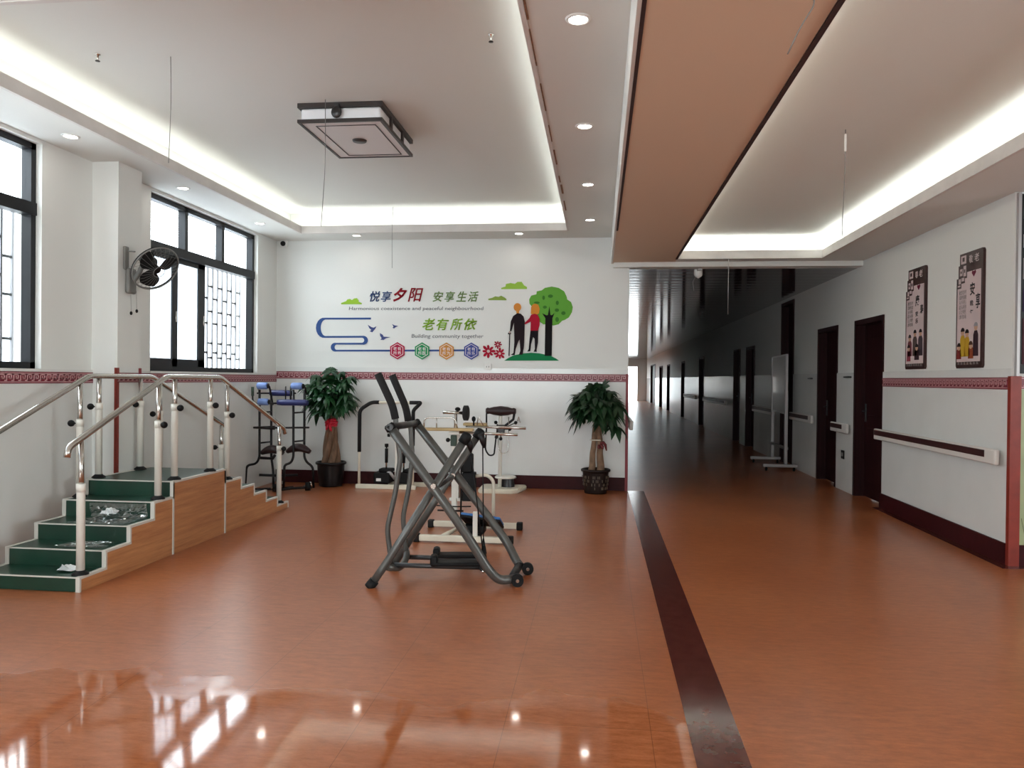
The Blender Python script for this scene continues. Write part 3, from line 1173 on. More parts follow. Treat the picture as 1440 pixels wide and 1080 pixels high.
for x, sg in ((-3.345, 1), (-3.99, -1)):
    b = MB()
    pts = [(x, 4.485, 0.872), (x, 4.50, 0.935), (x, 5.60, 1.388), (x, 6.448, 1.386), (x, 7.83, 0.85), (x, 7.865, 0.79)]
    b.tube(fillet(pts, 0.05, 6), 0.0215, 12)
    obj('handrail', b, M['chrome'], t)
    for y, zf, zs in ((4.62, 0.095, 0.685), (5.495, 0.45, 1.047), (5.72, 0.57, 1.168), (6.28, 0.57, 1.169), (6.58, 0.46, 1.07), (7.72, 0.065, 0.665)):
        b = MB()
        b.cyl((x, y, zs - 0.1), (x, y, RAILZ(y) - 0.015), 0.0185, seg=12)
        p = obj('post', b, M['chrome'], t)
        b = MB()
        b.tube([(x, y, zf), (x, y, zs - 0.001), (x, y, zs)], 0.026, 14)
        b.tube([(x, y, zs - 0.05), (x, y, zs + 0.004)], 0.0285, 14)
        obj('sleeve', b, M['white'], p)
        b = MB()
        b.lathe([(0.0, 0.03), (0.026, 0.028), (0.05, 0.008), (0.052, 0.0)], (x, y, zf + 0.003), 18)
        obj('foot_collar', b, M['black'], p)
        if y != 4.62:
            b = MB()
            kx = Vector((sg, -0.35, 0)).normalized() if not (sg < 0 and 5.9 < y < 6.5) else Vector((-0.1, -1, 0)).normalized()
            c = Vector((x, y, zs - 0.025))
            b.cyl(c + kx * 0.026, c + kx * 0.055, 0.006, seg=8)
            b.ball(c + kx * 0.062, 0.026, (1, 1, 1))
            obj('knob', b, M['black'], p)


# crinkled plastic left on the treads
def film(name, x0, x1, prof, m, lab, amp, n=30, seed=0, rot=0):
    """sheet draped over a tread / riser profile [(y,z),...] with creases"""
    b = MB()
    ln = [0]
    for (a, c) in zip(prof, prof[1:]):
        ln.append(ln[-1] + math.hypot(c[0] - a[0], c[1] - a[1]))
    g = []
    for i in range(n + 1):
        s_ = ln[-1] * i / n
        k = max(j for j in range(len(ln) - 1) if ln[j] <= s_ + 1e-9)
        f = (s_ - ln[k]) / (ln[k + 1] - ln[k])
        y = prof[k][0] + (prof[k + 1][0] - prof[k][0]) * f
        z = prof[k][1] + (prof[k + 1][1] - prof[k][1]) * f
        row = []
        for j in range(n + 1):
            u = j / n
            x = x0 + (x1 - x0) * u
            v = Vector((x * 9 + seed, s_ * 14, seed * 2.3))
            w = abs(noise.noise(v)) * amp + abs(noise.noise(v * 3.1)) * amp * 0.6 + abs(noise.noise(v * 7.3)) * amp * 0.3
            ed = min(1, 6 * min(u, 1 - u, i / n, 1 - i / n) + 0.15)
            row.append(b.bm.verts.new((x + noise.noise(v * 0.7) * 0.03, y - w * ed * 0.7, z + 0.003 + w * ed)))
        g.append(row)
    for i in range(n):
        for j in range(n):
            f = b.bm.faces.new((g[i][j], g[i][j + 1], g[i + 1][j + 1], g[i + 1][j]))
            f.smooth = False
    return tag(obj(name, b, m), lab, 'plastic wrap')


film('plastic_wrap', -3.72, -3.36, [(4.86, 0.214), (5.06, 0.214)], M['film'], 'clear crinkled plastic sheet lying on the second green tread', 0.018, seed=1)
film('plastic_wrap', -3.80, -3.35, [(5.10, 0.328), (5.345, 0.328), (5.362, 0.345), (5.362, 0.43)], M['film'], 'clear crinkled plastic sheet over the third green tread and riser', 0.022, seed=5)
film('crumpled_wrap', -3.55, -3.43, [(4.66, 0.10), (4.76, 0.10)], M['filmw'], 'small crumpled white plastic on the lowest green tread beside a post', 0.05, 16, 3)
film('crumpled_wrap', -3.66, -3.54, [(5.25, 0.37), (5.335, 0.38)], M['filmw'], 'crumpled shiny white plastic on the third green tread', 0.045, 18, 8)


# ================================================================== wall fan on the pillar
fc = Vector((-3.778, 6.15, 2.31))
ax = Vector((0.754, -0.308, -0.58)).normalized()
t = thing('wall_fan', 'grey and black wall fan mounted on the pillar side by the window', 'fan', (-4.05, 6.19, 2.1))
b = MB()
b.box(-4.049, -4.01, 6.13, 6.25, 2.10, 2.32, bev=0.018, seg=3)
b.box(-4.049, -4.025, 6.10, 6.16, 2.30, 2.50, bev=0.01, seg=2)
obj('wall_plate', b, M['fangrey'], t)
b = MB()
b.tube(fillet([(-4.02, 6.19, 2.2), (-3.97, 6.20, 2.26), fc - ax * 0.17], 0.06), 0.022, 10)
b.tube([(-4.03, 6.14, 2.46), (-3.96, 6.14, 2.455)], 0.006, 6)
obj('arm', b, M['fangrey'], t)
b = MB()
b.tube([fc - ax * 0.20, fc - ax * 0.185, fc - ax * 0.08, fc - ax * 0.06], 0.06, 16, radii=[0.03, 0.055, 0.062, 0.045])
obj('motor', b, M['greydark'], t)
q = ax.to_track_quat('Z', 'Y').to_matrix().to_4x4()
Rm = Matrix.Translation(fc) @ q
b = MB()
RR = 0.205
b.tube([Rm @ Vector((RR * math.cos(a * PI / 24), RR * math.sin(a * PI / 24), 0)) for a in range(48)], 0.006, 8, closed=True)
b.tube([Rm @ Vector((0.05 * math.cos(a * PI / 12), 0.05 * math.sin(a * PI / 12), 0.055)) for a in range(24)], 0.003, 6, closed=True)
for k in range(28):
    a = 2 * PI * k / 28
    c, s_ = math.cos(a), math.sin(a)
    b.tube([Rm @ Vector((r * c, r * s_, z)) for r, z in ((0.05, 0.055), (0.13, 0.045), (0.19, 0.02), (0.205, 0), (0.18, -0.04), (0.10, -0.07), (0.05, -0.075))], 0.0011, 4)
obj('cage', b, M['fangrey'], t)
b = MB()
b.tube([Rm @ Vector((RR * math.cos(a * PI / 24), RR * math.sin(a * PI / 24), -0.012)) for a in range(48)], 0.007, 8, closed=True)
obj('cage_rim', b, M['fanblade'], t)
b = MB()
b.tube([Rm @ Vector((0, 0, -0.06)), Rm @ Vector((0, 0, 0.03))], 0.032, 14)
h_ = obj('hub', b, M['fanblade'], t)
for k in range(3):
    b = MB()
    g = []
    for i in range(7):
        r = 0.03 + 0.15 * i / 6
        wd = 0.35 + 0.75 * math.sin(PI * min(1, (i + 0.8) / 7)) ** 0.8
        row = []
        for j in range(6):
            a = 2 * PI * k / 3 + 0.5 + wd * (j / 5 - 0.5) * 1.25
            row.append(b.bm.verts.new(Rm @ Vector((r * math.cos(a), r * math.sin(a), -0.015 + (j / 5 - 0.5) * 0.045))))
        g.append(row)
    for i in range(6):
        for j in range(5):
            b.bm.faces.new((g[i][j], g[i + 1][j], g[i + 1][j + 1], g[i][j + 1])).smooth = True
    obj('blade', b, M['fanblade'], t)
for y, z in ((6.15, 1.93), (6.23, 1.955)):
    b = MB()
    b.tube([(-4.005, y, 2.13), (-4.0, y, z)], 0.0015, 5)
    p = obj('pull_cord', b, M['wire'], t)
    b = MB()
    b.ball((-4.0, y, z), 0.011, (1, 1, 1.5))
    obj('cord_knob', b, M['black'], p)


# ================================================================== wall decals on the back wall
YW = YB - 0.0005


def bw(px, py):
    return at(px, py, 'Y', YW)


def decal(name, polys, rgb, lab=None, cat=None, grp=None, parent=None, y=0.0, th=0.006):
    b = MB()
    for p in polys:
        b.prism([bw(*q) - Vector((0, y, 0)) for q in p], (0, -th, 0))
    o = obj(name, b, dec(rgb), parent)
    if cat:
        tag(o, lab, cat, grp)
    elif lab:
        o['label'] = lab
    return o


def ell(cx, cy, rx, ry, n=20, a0=0.0):
    return [(cx + rx * math.cos(2 * PI * k / n + a0), cy + ry * math.sin(2 * PI * k / n + a0)) for k in range(n)]


def c1(x, y):
    return (430 + x / 5.538, 390 + y / 5.538)


def c2(x, y):
    return (670 + x / 8.306, 385 + y / 8.306)


def stroke(pts, ws):
    """outline of a flat stroke of varying width (pixel space)"""
    L_, R_ = [], []
    for i, p in enumerate(pts):
        a = pts[max(0, i - 1)]
        c = pts[min(len(pts) - 1, i + 1)]
        dx, dy = c[0] - a[0], c[1] - a[1]
        l = math.hypot(dx, dy) or 1
        w = ws[i] / 2
        L_.append((p[0] - dy / l * w, p[1] + dx / l * w))
        R_.append((p[0] + dy / l * w, p[1] - dx / l * w))
    return L_, R_


def arc(cx, cy, rx, ry, a0, a1, n=10):
    return [(cx + rx * math.cos(math.radians(a0 + (a1 - a0) * k / n)), cy + ry * math.sin(math.radians(a0 + (a1 - a0) * k / n))) for k in range(n + 1)]


pts = [c1(508, 321), c1(330, 322)] + [c1(*p) for p in arc(150, 393, 52, 71, 270, 90)] + [c1(*p) for p in arc(440, 490, 30, 27, 270, 450)] + \
      [c1(*p) for p in arc(238, 544, 28, 27, 270, 90)] + [c1(640, 571), c1(1000, 570), c1(1360, 568)]
ws = []
for i, p in enumerate(pts):
    k = 2.6
    if 2 <= i <= 12:
        k = 2.6 + 4.0 * math.sin(PI * (i - 2) / 10)
    elif 13 <= i <= 23:
        k = 2.6 + 2.6 * math.sin(PI * (i - 13) / 10)
    elif 24 <= i <= 34:
        k = 2.4 + 3.0 * math.sin(PI * (i - 24) / 10)
    ws.append(k)
L_, R_ = stroke(pts, ws)
b = MB()
for i in range(len(pts) - 1):
    q = [bw(*L_[i]), bw(*L_[i + 1]), bw(*R_[i + 1]), bw(*R_[i])]
    b.prism(q, (0, -0.005, 0))
bmesh.ops.remove_doubles(b.bm, verts=b.bm.verts[:], dist=1e-5)
tag(obj('wall_ribbon', b, dec((58, 84, 138))), 'winding blue ribbon decal on the back wall running behind the hexagons', 'wall decal')

BWF = (Vector((0, YW, 0)), (1, 0, 0), (0, 0, 1), (0, -1, 0))


def wtext(name, body, pxr, rgb, parent, bold=0.02, shear=0.25, y=0.0, th=0.008):
    a = bw(pxr[0], pxr[3])
    c = bw(pxr[1], pxr[2])
    fr = (Vector((0, YW - y, 0)),) + BWF[1:]
    return letters(name, body, (a.x, c.x, a.z, c.z), fr, dec(rgb), parent, bold, shear, th)


def phrase(name, lab, chars, grp=None):
    c = bw(*chars[0][1][::2])
    t = thing(name, lab, 'wall lettering', (c.x, YW, c.z), 0, grp)
    for ch, r, rgb, bd in chars:
        wtext('character', ch, r, rgb, t, bd)
    return t


phrase('wall_lettering', 'slanted two character slogan start in dark blue beside the big red characters', [
    ('悦', (*[c1(x, 0)[0] for x in (498, 580)], c1(0, 108)[1], c1(0, 190)[1]), (52, 70, 110), 0.014),
    ('享', (*[c1(x, 0)[0] for x in (585, 672)], c1(0, 108)[1], c1(0, 190)[1]), (66, 82, 122), 0.014)])
phrase('wall_lettering', 'two big slanted dark red characters in the top slogan', [
    ('夕', (*[c1(x, 0)[0] for x in (680, 790)], c1(0, 82)[1], c1(0, 190)[1]), (140, 24, 38), 0.035),
    ('阳', (*[c1(x, 0)[0] for x in (796, 915)], c1(0, 82)[1], c1(0, 190)[1]), (140, 24, 38), 0.012)])
phrase('wall_lettering', 'four slanted olive green characters at the right of the top slogan', [
    (ch, (c1(x0, 0)[0], c1(x0 + 84, 0)[0], c1(0, 110)[1], c1(0, 190)[1]), (112, 136, 82), 0.014) for ch, x0 in zip('安享生活', (988, 1080, 1172, 1262))])
phrase('wall_lettering', 'four larger slanted lime green characters in the lower slogan', [
    (ch, (c1(x0, 0)[0], c1(x0 + 100, 0)[0], c1(0, 320)[1], c1(0, 412)[1]), (132, 172, 56), 0.018) for ch, x0 in zip('老有所依', (908, 1016, 1124, 1234))])
for body, r, lab in (('Harmonious coexistence and peaceful neighbourhood', (c1(336, 0)[0], c1(1384, 0)[0], c1(0, 228)[1], c1(0, 264)[1]), 'long grey line of small english lettering under the top slogan'),
                     ('Building community together', (c1(824, 0)[0], c1(1384, 0)[0], c1(0, 444)[1], c1(0, 480)[1]), 'short grey line of small english lettering above the hexagons')):
    tag(wtext('wall_lettering', body, r, (96, 98, 104), None, 0.0, 0.1, 0.0, 0.002), lab, 'wall lettering')

for (pts, rgb, lab) in (
        ([(276, 210), (276, 200), (315, 186), (325, 172), (345, 168), (360, 178), (378, 165), (398, 162), (412, 178), (412, 190), (436, 200), (436, 210)], (150, 190, 60), 'green cloud decal to the left of the top slogan'),):
    decal('wall_cloud', [[c1(*p) for p in pts]], rgb, lab, 'wall decal', 'green cloud decals')
decal('wall_cloud', [[c2(*p) for p in [(290, 180), (290, 165), (340, 150), (345, 120), (400, 108), (450, 118), (480, 95), (530, 95), (555, 135), (590, 155), (590, 178)]]], (150, 190, 74),
      'highest green cloud decal at the upper left of the painted tree', 'wall decal', 'green cloud decals')
decal('wall_cloud', [[c2(*p) for p in [(140, 308), (140, 292), (185, 282), (220, 264), (260, 270), (290, 256), (325, 276), (350, 295), (350, 310)]]], (134, 158, 72),
      'flat olive cloud decal just above the cane holding figure', 'wall decal', 'green cloud decals')
for pts, lab in (([(484, 370), (512, 388), (530, 392), (550, 382), (540, 402), (518, 428), (498, 420), (512, 410), (496, 396)], 'uppermost left of the three blue bird decals'),
                 ([(578, 434), (600, 448), (606, 462), (660, 466), (624, 474), (606, 488), (582, 486), (592, 474), (580, 456)], 'lowest of the three blue bird decals'),
                 ([(672, 364), (692, 374), (720, 380), (700, 388), (688, 398), (676, 394), (684, 384)], 'smallest of the three blue bird decals')):
    decal('wall_bird', [[c1(*p) for p in pts]], (74, 84, 134), lab, 'wall decal', 'blue bird decals')

# hexagon badges
for (cx, cy), rgb, txt, lab in (((559, 493.3), (176, 34, 70), '老有所养', 'crimson hexagon badge on the blue ribbon'), ((593.8, 493.6), (44, 146, 92), '老有所医', 'green hexagon badge on the blue ribbon'),
                                ((628, 493.8), (204, 140, 66), '老有所为', 'orange hexagon badge on the blue ribbon'), ((663, 493.8), (66, 80, 150), '老有所乐', 'blue hexagon badge at the right end of the ribbon')):
    p0 = bw(cx, cy)
    t = thing('wall_badge', lab, 'wall decal', (p0.x, YW, p0.z - 0.11), 0, 'hexagon badges')
    hx = lambda r: [(cx + r * math.sin(PI * k / 3), cy - r * math.cos(PI * k / 3) * 1.04) for k in range(6)]
    decal('badge_plate', [hx(11.6)], rgb, parent=t, th=0.014)
    o6, i6 = hx(9.6), hx(8.8)
    b = MB()
    for k in range(6):
        b.prism([bw(*q) - Vector((0, 0.014, 0)) for q in (o6[k], o6[(k + 1) % 6], i6[(k + 1) % 6], i6[k])], (0, -0.002, 0))
    obj('badge_outline', b, dec((236, 226, 226)), t)
    for k, ch in enumerate(txt):
        x, y = cx + (-5.6 if k % 2 == 0 else 0.5), cy + (-5.4 if k < 2 else 0.5)
        wtext('character', ch, (x, x + 5.1, y, y + 4.9), (240, 232, 232), t, 0.006, 0, 0.014, 0.002)


def flower(cx, cy, r, rgb, lab):
    n = 8
    out = []
    for k in range(n * 6):
        a = 2 * PI * k / (n * 6)
        rr = r * (0.42 + 0.58 * abs(math.cos(a * n / 2)) ** 0.8) * (1 + 0.12 * math.sin(3 * a + cx))
        out.append((cx + rr * math.cos(a), cy + rr * math.sin(a)))
    p0 = bw(cx, cy)
    t = thing('wall_flower', lab, 'wall decal', (p0.x, YW, p0.z), 0, 'red flower decals')
    decal('petals', [out], rgb, parent=t)
    decal('centre', [ell(cx, cy, r * 0.24, r * 0.24, 12)], (214, 190, 186), parent=t, y=0.006, th=0.002)


flower(*c2(140, 905), 9.4, (166, 22, 48), 'largest red flower decal nearest the blue hexagon')
flower(*c2(272, 932), 8.0, (166, 22, 48), 'red flower decal beside the green hill')
flower(*c2(250, 828), 5.6, (148, 30, 52), 'smallest red flower decal above the other two')

# hill, tree, couple
decal('wall_hill', [[c2(*p) for p in [(325, 1015), (370, 985), (430, 955), (540, 930), (640, 922), (740, 930), (860, 955), (930, 990), (965, 1015)]]], (26, 124, 76),
      'green hill decal under the painted couple and tree', 'wall decal')
p0 = bw(*c2(840, 960))
t = thing('wall_tree', 'painted green tree with black trunk at the right of the wall decals', 'wall decal', (p0.x, YW, p0.z))
crown = [(616, 300), (640, 255), (700, 240), (705, 205), (760, 195), (800, 165), (880, 150), (960, 165), (1025, 205), (1055, 270), (1060, 300), (1105, 330), (1125, 390), (1115, 450), (1080, 510), (1030, 540),
         (1000, 550), (960, 590), (900, 605), (840, 590), (780, 590), (740, 560), (700, 470), (660, 400), (620, 350)]
decal('crown', [[c2(*p) for p in crown]], (100, 164, 62), parent=t, th=0.004)
trunk = [(798, 960), (806, 520), (768, 462), (820, 486), (836, 480), (852, 380), (864, 480), (884, 484), (912, 458), (888, 520), (880, 960)]
decal('trunk', [[c2(*p) for p in trunk]], (20, 16, 18), parent=t, y=0.006, th=0.003)
for x, y, rx, ry, r in ((785, 280, 16, 26, 0.5), (865, 262, 30, 20, 0), (706, 338, 34, 14, 0), (945, 340, 18, 26, 0.3), (800, 390, 24, 18, 0.5), (940, 425, 26, 20, 0), (1016, 460, 26, 22, 0.6), (942, 535, 22, 30, 0.4)):
    decal('leaf_mark', [[c2(*p) for p in ell(x, y, rx, ry, 10, r)]], (62, 118, 44), parent=t, y=0.004, th=0.0015)
p0 = bw(*c2(490, 945))
t = thing('wall_figure', 'painted person in dark clothes with a cane on the wall decal', 'wall decal', (p0.x, YW, p0.z))
decal('clothes', [[c2(*p) for p in [(392, 672), (402, 560), (430, 495), (480, 460), (520, 468), (552, 500), (566, 560), (562, 720), (556, 850), (540, 945), (498, 945), (514, 900), (506, 770), (490, 790), (460, 880), (448, 950), (400, 950), (434, 925), (444, 800), (440, 570), (410, 672)]]],
      (34, 22, 28), parent=t, y=0.010, th=0.006)
decal('head', [[c2(*p) for p in [(498, 466), (500, 436)] + [(480 + 44 * math.cos(math.radians(a)), 392 + 48 * math.sin(math.radians(a))) for a in range(60, -236, -16)] + [(466, 436), (470, 466)]]], (214, 138, 62), parent=t, y=0.008, th=0.006)
decal('cane', [[c2(*p) for p in [(370, 690), (404, 684), (406, 704), (396, 705), (388, 960), (376, 960), (385, 707), (370, 708)]]], (24, 20, 24), parent=t, y=0.010, th=0.006)
decal('hand', [[c2(*p) for p in ell(390, 684, 12, 14, 10)]], (196, 170, 158), parent=t, y=0.016, th=0.002)
p0 = bw(*c2(680, 910))
t = thing('wall_figure', 'painted person in red top holding the arm of the cane holder on the wall decal', 'wall decal', (p0.x, YW, p0.z))
decal('top', [[c2(*p) for p in [(560, 580), (620, 520), (640, 478), (680, 468), (716, 478), (740, 530), (738, 600), (722, 665), (632, 665), (636, 560), (570, 592)]]], (170, 20, 46), parent=t, y=0.010, th=0.006)
decal('trousers', [[c2(*p) for p in [(632, 665), (722, 665), (720, 800), (704, 890), (706, 912), (668, 912), (684, 880), (680, 760), (662, 740), (640, 820), (630, 905), (594, 910), (612, 880), (620, 780)]]], (24, 16, 22), parent=t, y=0.010, th=0.006)
decal('head', [[c2(*p) for p in [(636, 470), (640, 390), (660, 358), (690, 350), (722, 362), (740, 410), (730, 466), (690, 480)]]], (212, 136, 52), parent=t, y=0.008, th=0.006)


# ================================================================== framed panels on the right wall
def panel(y0, y1, zt, zb, lab, chars, figs):
    """y0 far edge, y1 near edge (nearer the camera); hung on the right wall, faces -x"""
    x = XR - 0.0005
    t = thing('wall_panel', lab, 'wall panel', (x, (y0 + y1) / 2, zb), 0, 'carved frame wall panels')
    Wd, Hh = y0 - y1, zt - zb
    P = lambda u, v, d=0.0: Vector((x - d, y0 - u * Wd, zb + v * Hh))     # u: 0 far .. 1 near
    b = MB()
    out = [(0.03, 0), (0.97, 0), (1, 0.02), (1, 0.98), (0.97, 1), (0.12, 1.0), (0.12, 0.90), (0.07, 0.90), (0.07, 0.79), (0, 0.79), (0, 0.02)]
    b.prism([P(u, v) for u, v in out], (-0.022, 0, 0))
    obj('frame', b, M['frameb'], t)
    b = MB()
    inn = [(0.05, 0.055), (0.94, 0.055), (0.94, 0.83), (0.42, 0.83), (0.42, 0.78), (0.34, 0.78), (0.34, 0.74), (0.2, 0.74), (0.2, 0.70), (0.05, 0.70)]
    b.prism([P(u, v, 0.022) for u, v in inn], (-0.002, 0, 0))
    obj('print', b, M['pale'], t)
    fr = (P(0, 0, 0.024), (0, -Wd, 0), (0, 0, Hh), (-1, 0, 0))
    # pale openings of the carved fretwork
    b = MB()
    for u, v, w, h in ((0.17, 0.91, 0.2, 0.07), (0.13, 0.81, 0.1, 0.06), (0.27, 0.80, 0.1, 0.09), (0.08, 0.74, 0.09, 0.045), (0.2, 0.76, 0.1, 0.03), (0.05, 0.715, 0.1, 0.015)):
        b.prism([P(u, v, 0.022), P(u + w, v, 0.022), P(u + w, v + h, 0.022), P(u, v + h, 0.022)], (-0.001, 0, 0))
    fr_ = obj('fretwork', b, M['pale'], t)
    b = MB()
    for u, v, w, h in ((0.23, 0.93, 0.08, 0.035), (0.16, 0.83, 0.04, 0.02), (0.3, 0.83, 0.04, 0.03)):
        b.prism([P(u, v, 0.023), P(u + w, v, 0.023), P(u + w, v + h, 0.023), P(u, v + h, 0.023)], (-0.0012, 0, 0))
    obj('fret_bar', b, M['frameb'], fr_)
    fh = (P(0, 0, 0.022), (0, -Wd, 0), (0, 0, Hh), (-1, 0, 0))
    for ch, r in chars[0]:
        letters('title_character', ch, r, fh, M['pale'], t, 0.01, 0, 0.001)
    for ch, r in chars[1]:
        letters('brush_character', ch, r, fr, M['ink'], t, 0.02, 0, 0.001)
    for r, body in (((0.12, 0.40, 0.43, 0.68), '敬老爱老是中华\n民族的传统美德\n关心今天的老人\n就是关心明天的\n自己让夕阳更红\n让晚年更加幸福'),):
        letters('small_text', body, r, fr, M['greyink'], t, 0.0, 0, 0.0006)
    b = MB()
    hp = [(0.68, 0.775), (0.60, 0.81), (0.62, 0.83), (0.68, 0.822), (0.74, 0.83), (0.76, 0.81)]
    b.prism([P(u, v, 0.024) for u, v in hp], (-0.001, 0, 0))
    obj('heart_mark', b, dec((110, 36, 60)), t)
    for (u, hb, hgt, w, rgb, hair) in figs:
        b = MB()
        b.prism([P(u - w, hb, 0.024), P(u + w, hb, 0.024), P(u + w * 0.9, hb + hgt * 0.6, 0.024), P(u + w * 0.5, hb + hgt * 0.72, 0.024), P(u - w * 0.5, hb + hgt * 0.72, 0.024), P(u - w * 0.9, hb + hgt * 0.6, 0.024)], (-0.0012, 0, 0))
        f = obj('printed_figure', b, dec(rgb), t)
        b = MB()
        k = 14
        b.prism([P(u + 0.065 * math.cos(2 * PI * i / k), hb + hgt * 0.82 + 0.032 * math.sin(2 * PI * i / k), 0.024) for i in range(k)], (-0.0016, 0, 0))
        obj('face', b, dec((190, 150, 126)), f)
        b = MB()
        b.prism([P(u + 0.072 * math.cos(PI * i / k), hb + hgt * 0.84 + 0.034 * math.sin(PI * i / k), 0.024) for i in range(k + 1)], (-0.002, 0, 0))
        obj('hair', b, dec(hair), f)
    b = MB()
    for i in range(7):
        u = 0.12 + i * 0.12
        b.prism([P(u - 0.04, 0.03, 0.022), P(u + 0.04, 0.03, 0.022), P(u + 0.02, 0.055, 0.022), P(u - 0.02, 0.055, 0.022)], (-0.0026, 0, 0))
    obj('carved_foot', b, M['greyink'], t)


panel(8.29, 7.82, 2.545, 1.538, 'carved brown framed panel with printed family, farther from the recess corner',
      ([('尊', (0.48, 0.62, 0.9, 0.97)), ('老', (0.68, 0.85, 0.9, 0.97))], [('康', (0.52, 0.72, 0.62, 0.73)), ('寿', (0.76, 0.92, 0.53, 0.63)), ('安', (0.53, 0.66, 0.52, 0.57)), ('乐', (0.53, 0.66, 0.45, 0.50))]),
      [(0.25, 0.13, 0.22, 0.11, (112, 60, 66), (70, 66, 66)), (0.52, 0.13, 0.27, 0.12, (84, 70, 66), (30, 26, 28)), (0.8, 0.13, 0.27, 0.12, (70, 60, 66), (28, 24, 26)), (0.2, 0.08, 0.16, 0.1, (150, 70, 84), (40, 30, 30)), (0.62, 0.09, 0.15, 0.12, (60, 40, 44), (36, 28, 28))])
panel(7.165, 6.70, 2.525, 1.532, 'carved brown framed panel with figure in yellow, nearest the recess corner',
      ([('敬', (0.48, 0.62, 0.9, 0.97)), ('老', (0.68, 0.85, 0.9, 0.97))], [('安', (0.54, 0.72, 0.62, 0.73)), ('享', (0.76, 0.92, 0.50, 0.63)), ('晚', (0.55, 0.67, 0.53, 0.58)), ('年', (0.55, 0.67, 0.45, 0.50))]),
      [(0.28, 0.1, 0.26, 0.1, (196, 158, 50), (36, 28, 30)), (0.45, 0.1, 0.24, 0.1, (190, 150, 44), (30, 24, 26)), (0.78, 0.1, 0.3, 0.1, (56, 36, 44), (150, 146, 150)), (0.14, 0.08, 0.13, 0.09, (120, 44, 40), (40, 28, 28)), (0.6, 0.08, 0.14, 0.1, (140, 70, 44), (90, 60, 50))])
# dark picture board in the recess
t = thing('picture_board', 'tall dark picture board in the recess at the right edge', 'notice board', (4.2, YC - 0.03, 1.48))
b = MB()
b.box(XR + 0.035, 5.2, YC - 0.03, YC, 1.48, 2.85)
obj('backing', b, M['blackmetal'], t)
b = MB()
b.box(XR + 0.012, XR + 0.034, YC - 0.034, YC, 1.46, 2.862)
obj('metal_edge', b, M['alu'], t)
for (x0, x1, z0, z1, rgb) in ((3.2, 3.55, 2.66, 2.82, (150, 156, 152)), (3.2, 3.6, 2.44, 2.54, (190, 180, 186)), (3.2, 3.5, 2.2, 2.36, (150, 140, 140)), (3.2, 3.6, 1.95, 2.12, (52, 40, 64)), (3.2, 3.6, 1.55, 1.9, (74, 46, 52))):
    b = MB()
    b.box(x0, x1, YC - 0.034, YC - 0.03, z0, z1)
    obj('picture', b, dec(rgb), t)


# ================================================================== air walker in the middle of the room
AWL = (-1.506, 4.948, 0.0)
t = thing('air_walker', 'grey steel air walker with black foam handles standing in the middle of the floor', 'exercise machine', AWL, math.atan2(0.15848, 0.98736))


def aw(name, mb, m, par=None):
    return obj(name, mb, M[m], par or t, True)


b = MB()   # front foot frame: two straight legs joined by a floor tube
b.tube(fillet([(0.633, 0.0, 1.01), (0.11, 0.0, 0.165), (0.012, 0.0, 0.022)], 0.05), 0.0265, 14)
aw('rear_leg', b, 'steelgrey')
b = MB()
b.tube(fillet([(0.725, 0.50, 1.004), (0.10, 0.50, 0.022)], 0.05), 0.0255, 14)
aw('rear_leg', b, 'steelgrey')
b = MB()
b.tube(fillet([(0.10, 0.015, 0.135), (0.17, 0.10, 0.10), (0.20, 0.25, 0.09), (0.21, 0.40, 0.13), (0.19, 0.485, 0.15)], 0.08), 0.024, 12)
aw('cross_tube', b, 'steelgrey')
for c in ((0.0, 0.0), (0.088, 0.50)):
    b = MB()
    b.tube([(c[0] + 0.030, c[1], 0.045), (c[0] + 0.003, c[1], 0.012), (c[0] - 0.006, c[1], 0.0)], 0.034, 14)
    aw('foot_cap', b, 'black')
b = MB()
b.tube(fillet([(0.136, -0.055, 1.068), (0.64, -0.055, 0.366), (0.79, -0.05, 0.125), (0.86, -0.02, 0.05), (0.965, 0.04, 0.045)], 0.12, 8), 0.031, 14)
aw('front_leg', b, 'steelgrey')
b = MB()
b.tube(fillet([(0.256, 0.555, 1.06), (0.70, 0.545, 0.495), (0.93, 0.50, 0.20), (1.0, 0.42, 0.075), (1.02, 0.36, 0.055)], 0.12, 8), 0.031, 14)
aw('front_leg', b, 'steelgrey')
b = MB()
b.tube([(0.945, 0.03, 0.047), (1.015, 0.36, 0.055)], 0.028, 12)
aw('floor_tube', b, 'greydark')
for c in ((0.985, 0.015, 0.042), (1.075, 0.33, 0.042)):
    b = MB()
    b.tube([(c[0], c[1] - 0.022, c[2]), (c[0], c[1] + 0.022, c[2])], 0.042, 18)
    w_ = aw('transport_wheel', b, 'black')
    b = MB()
    b.tube([(c[0], c[1] - 0.026, c[2]), (c[0], c[1] + 0.026, c[2])], 0.012, 10)
    aw('axle', b, 'chrome', w_)
# hinge tube at the top and its end caps
b = MB()
b.tube([(0.130, -0.09, 1.075), (0.175, 0.12, 1.072), (0.215, 0.30, 1.068), (0.256, 0.59, 1.064)], 0.024, 12)
aw('hinge_tube', b, 'greydark')
for p, d in (((0.118, -0.055, 1.093), (0.045, 0.0, -0.07)), ((0.238, 0.555, 1.085), (0.045, 0, -0.07))):
    b = MB()
    p, d = Vector(p), Vector(d)
    b.tube([p, p + d * 0.15, p + d * 0.55], 0.035, 14, radii=[0.026, 0.036, 0.036])
    aw('end_cap', b, 'black')
# cross pivots
for p in ((0.42, -0.06, 0.69), (0.53, 0.50, 0.69)):
    b = MB()
    b.tube([(p[0], p[1] - 0.05, p[2]), (p[0], p[1] + 0.06, p[2])], 0.017, 12)
    aw('pivot_bolt', b, 'chrome')
b = MB()
b.tube([(0.44, 0.03, 0.67), (0.53, 0.47, 0.68)], 0.016, 10)
aw('pivot_bar', b, 'greydark')
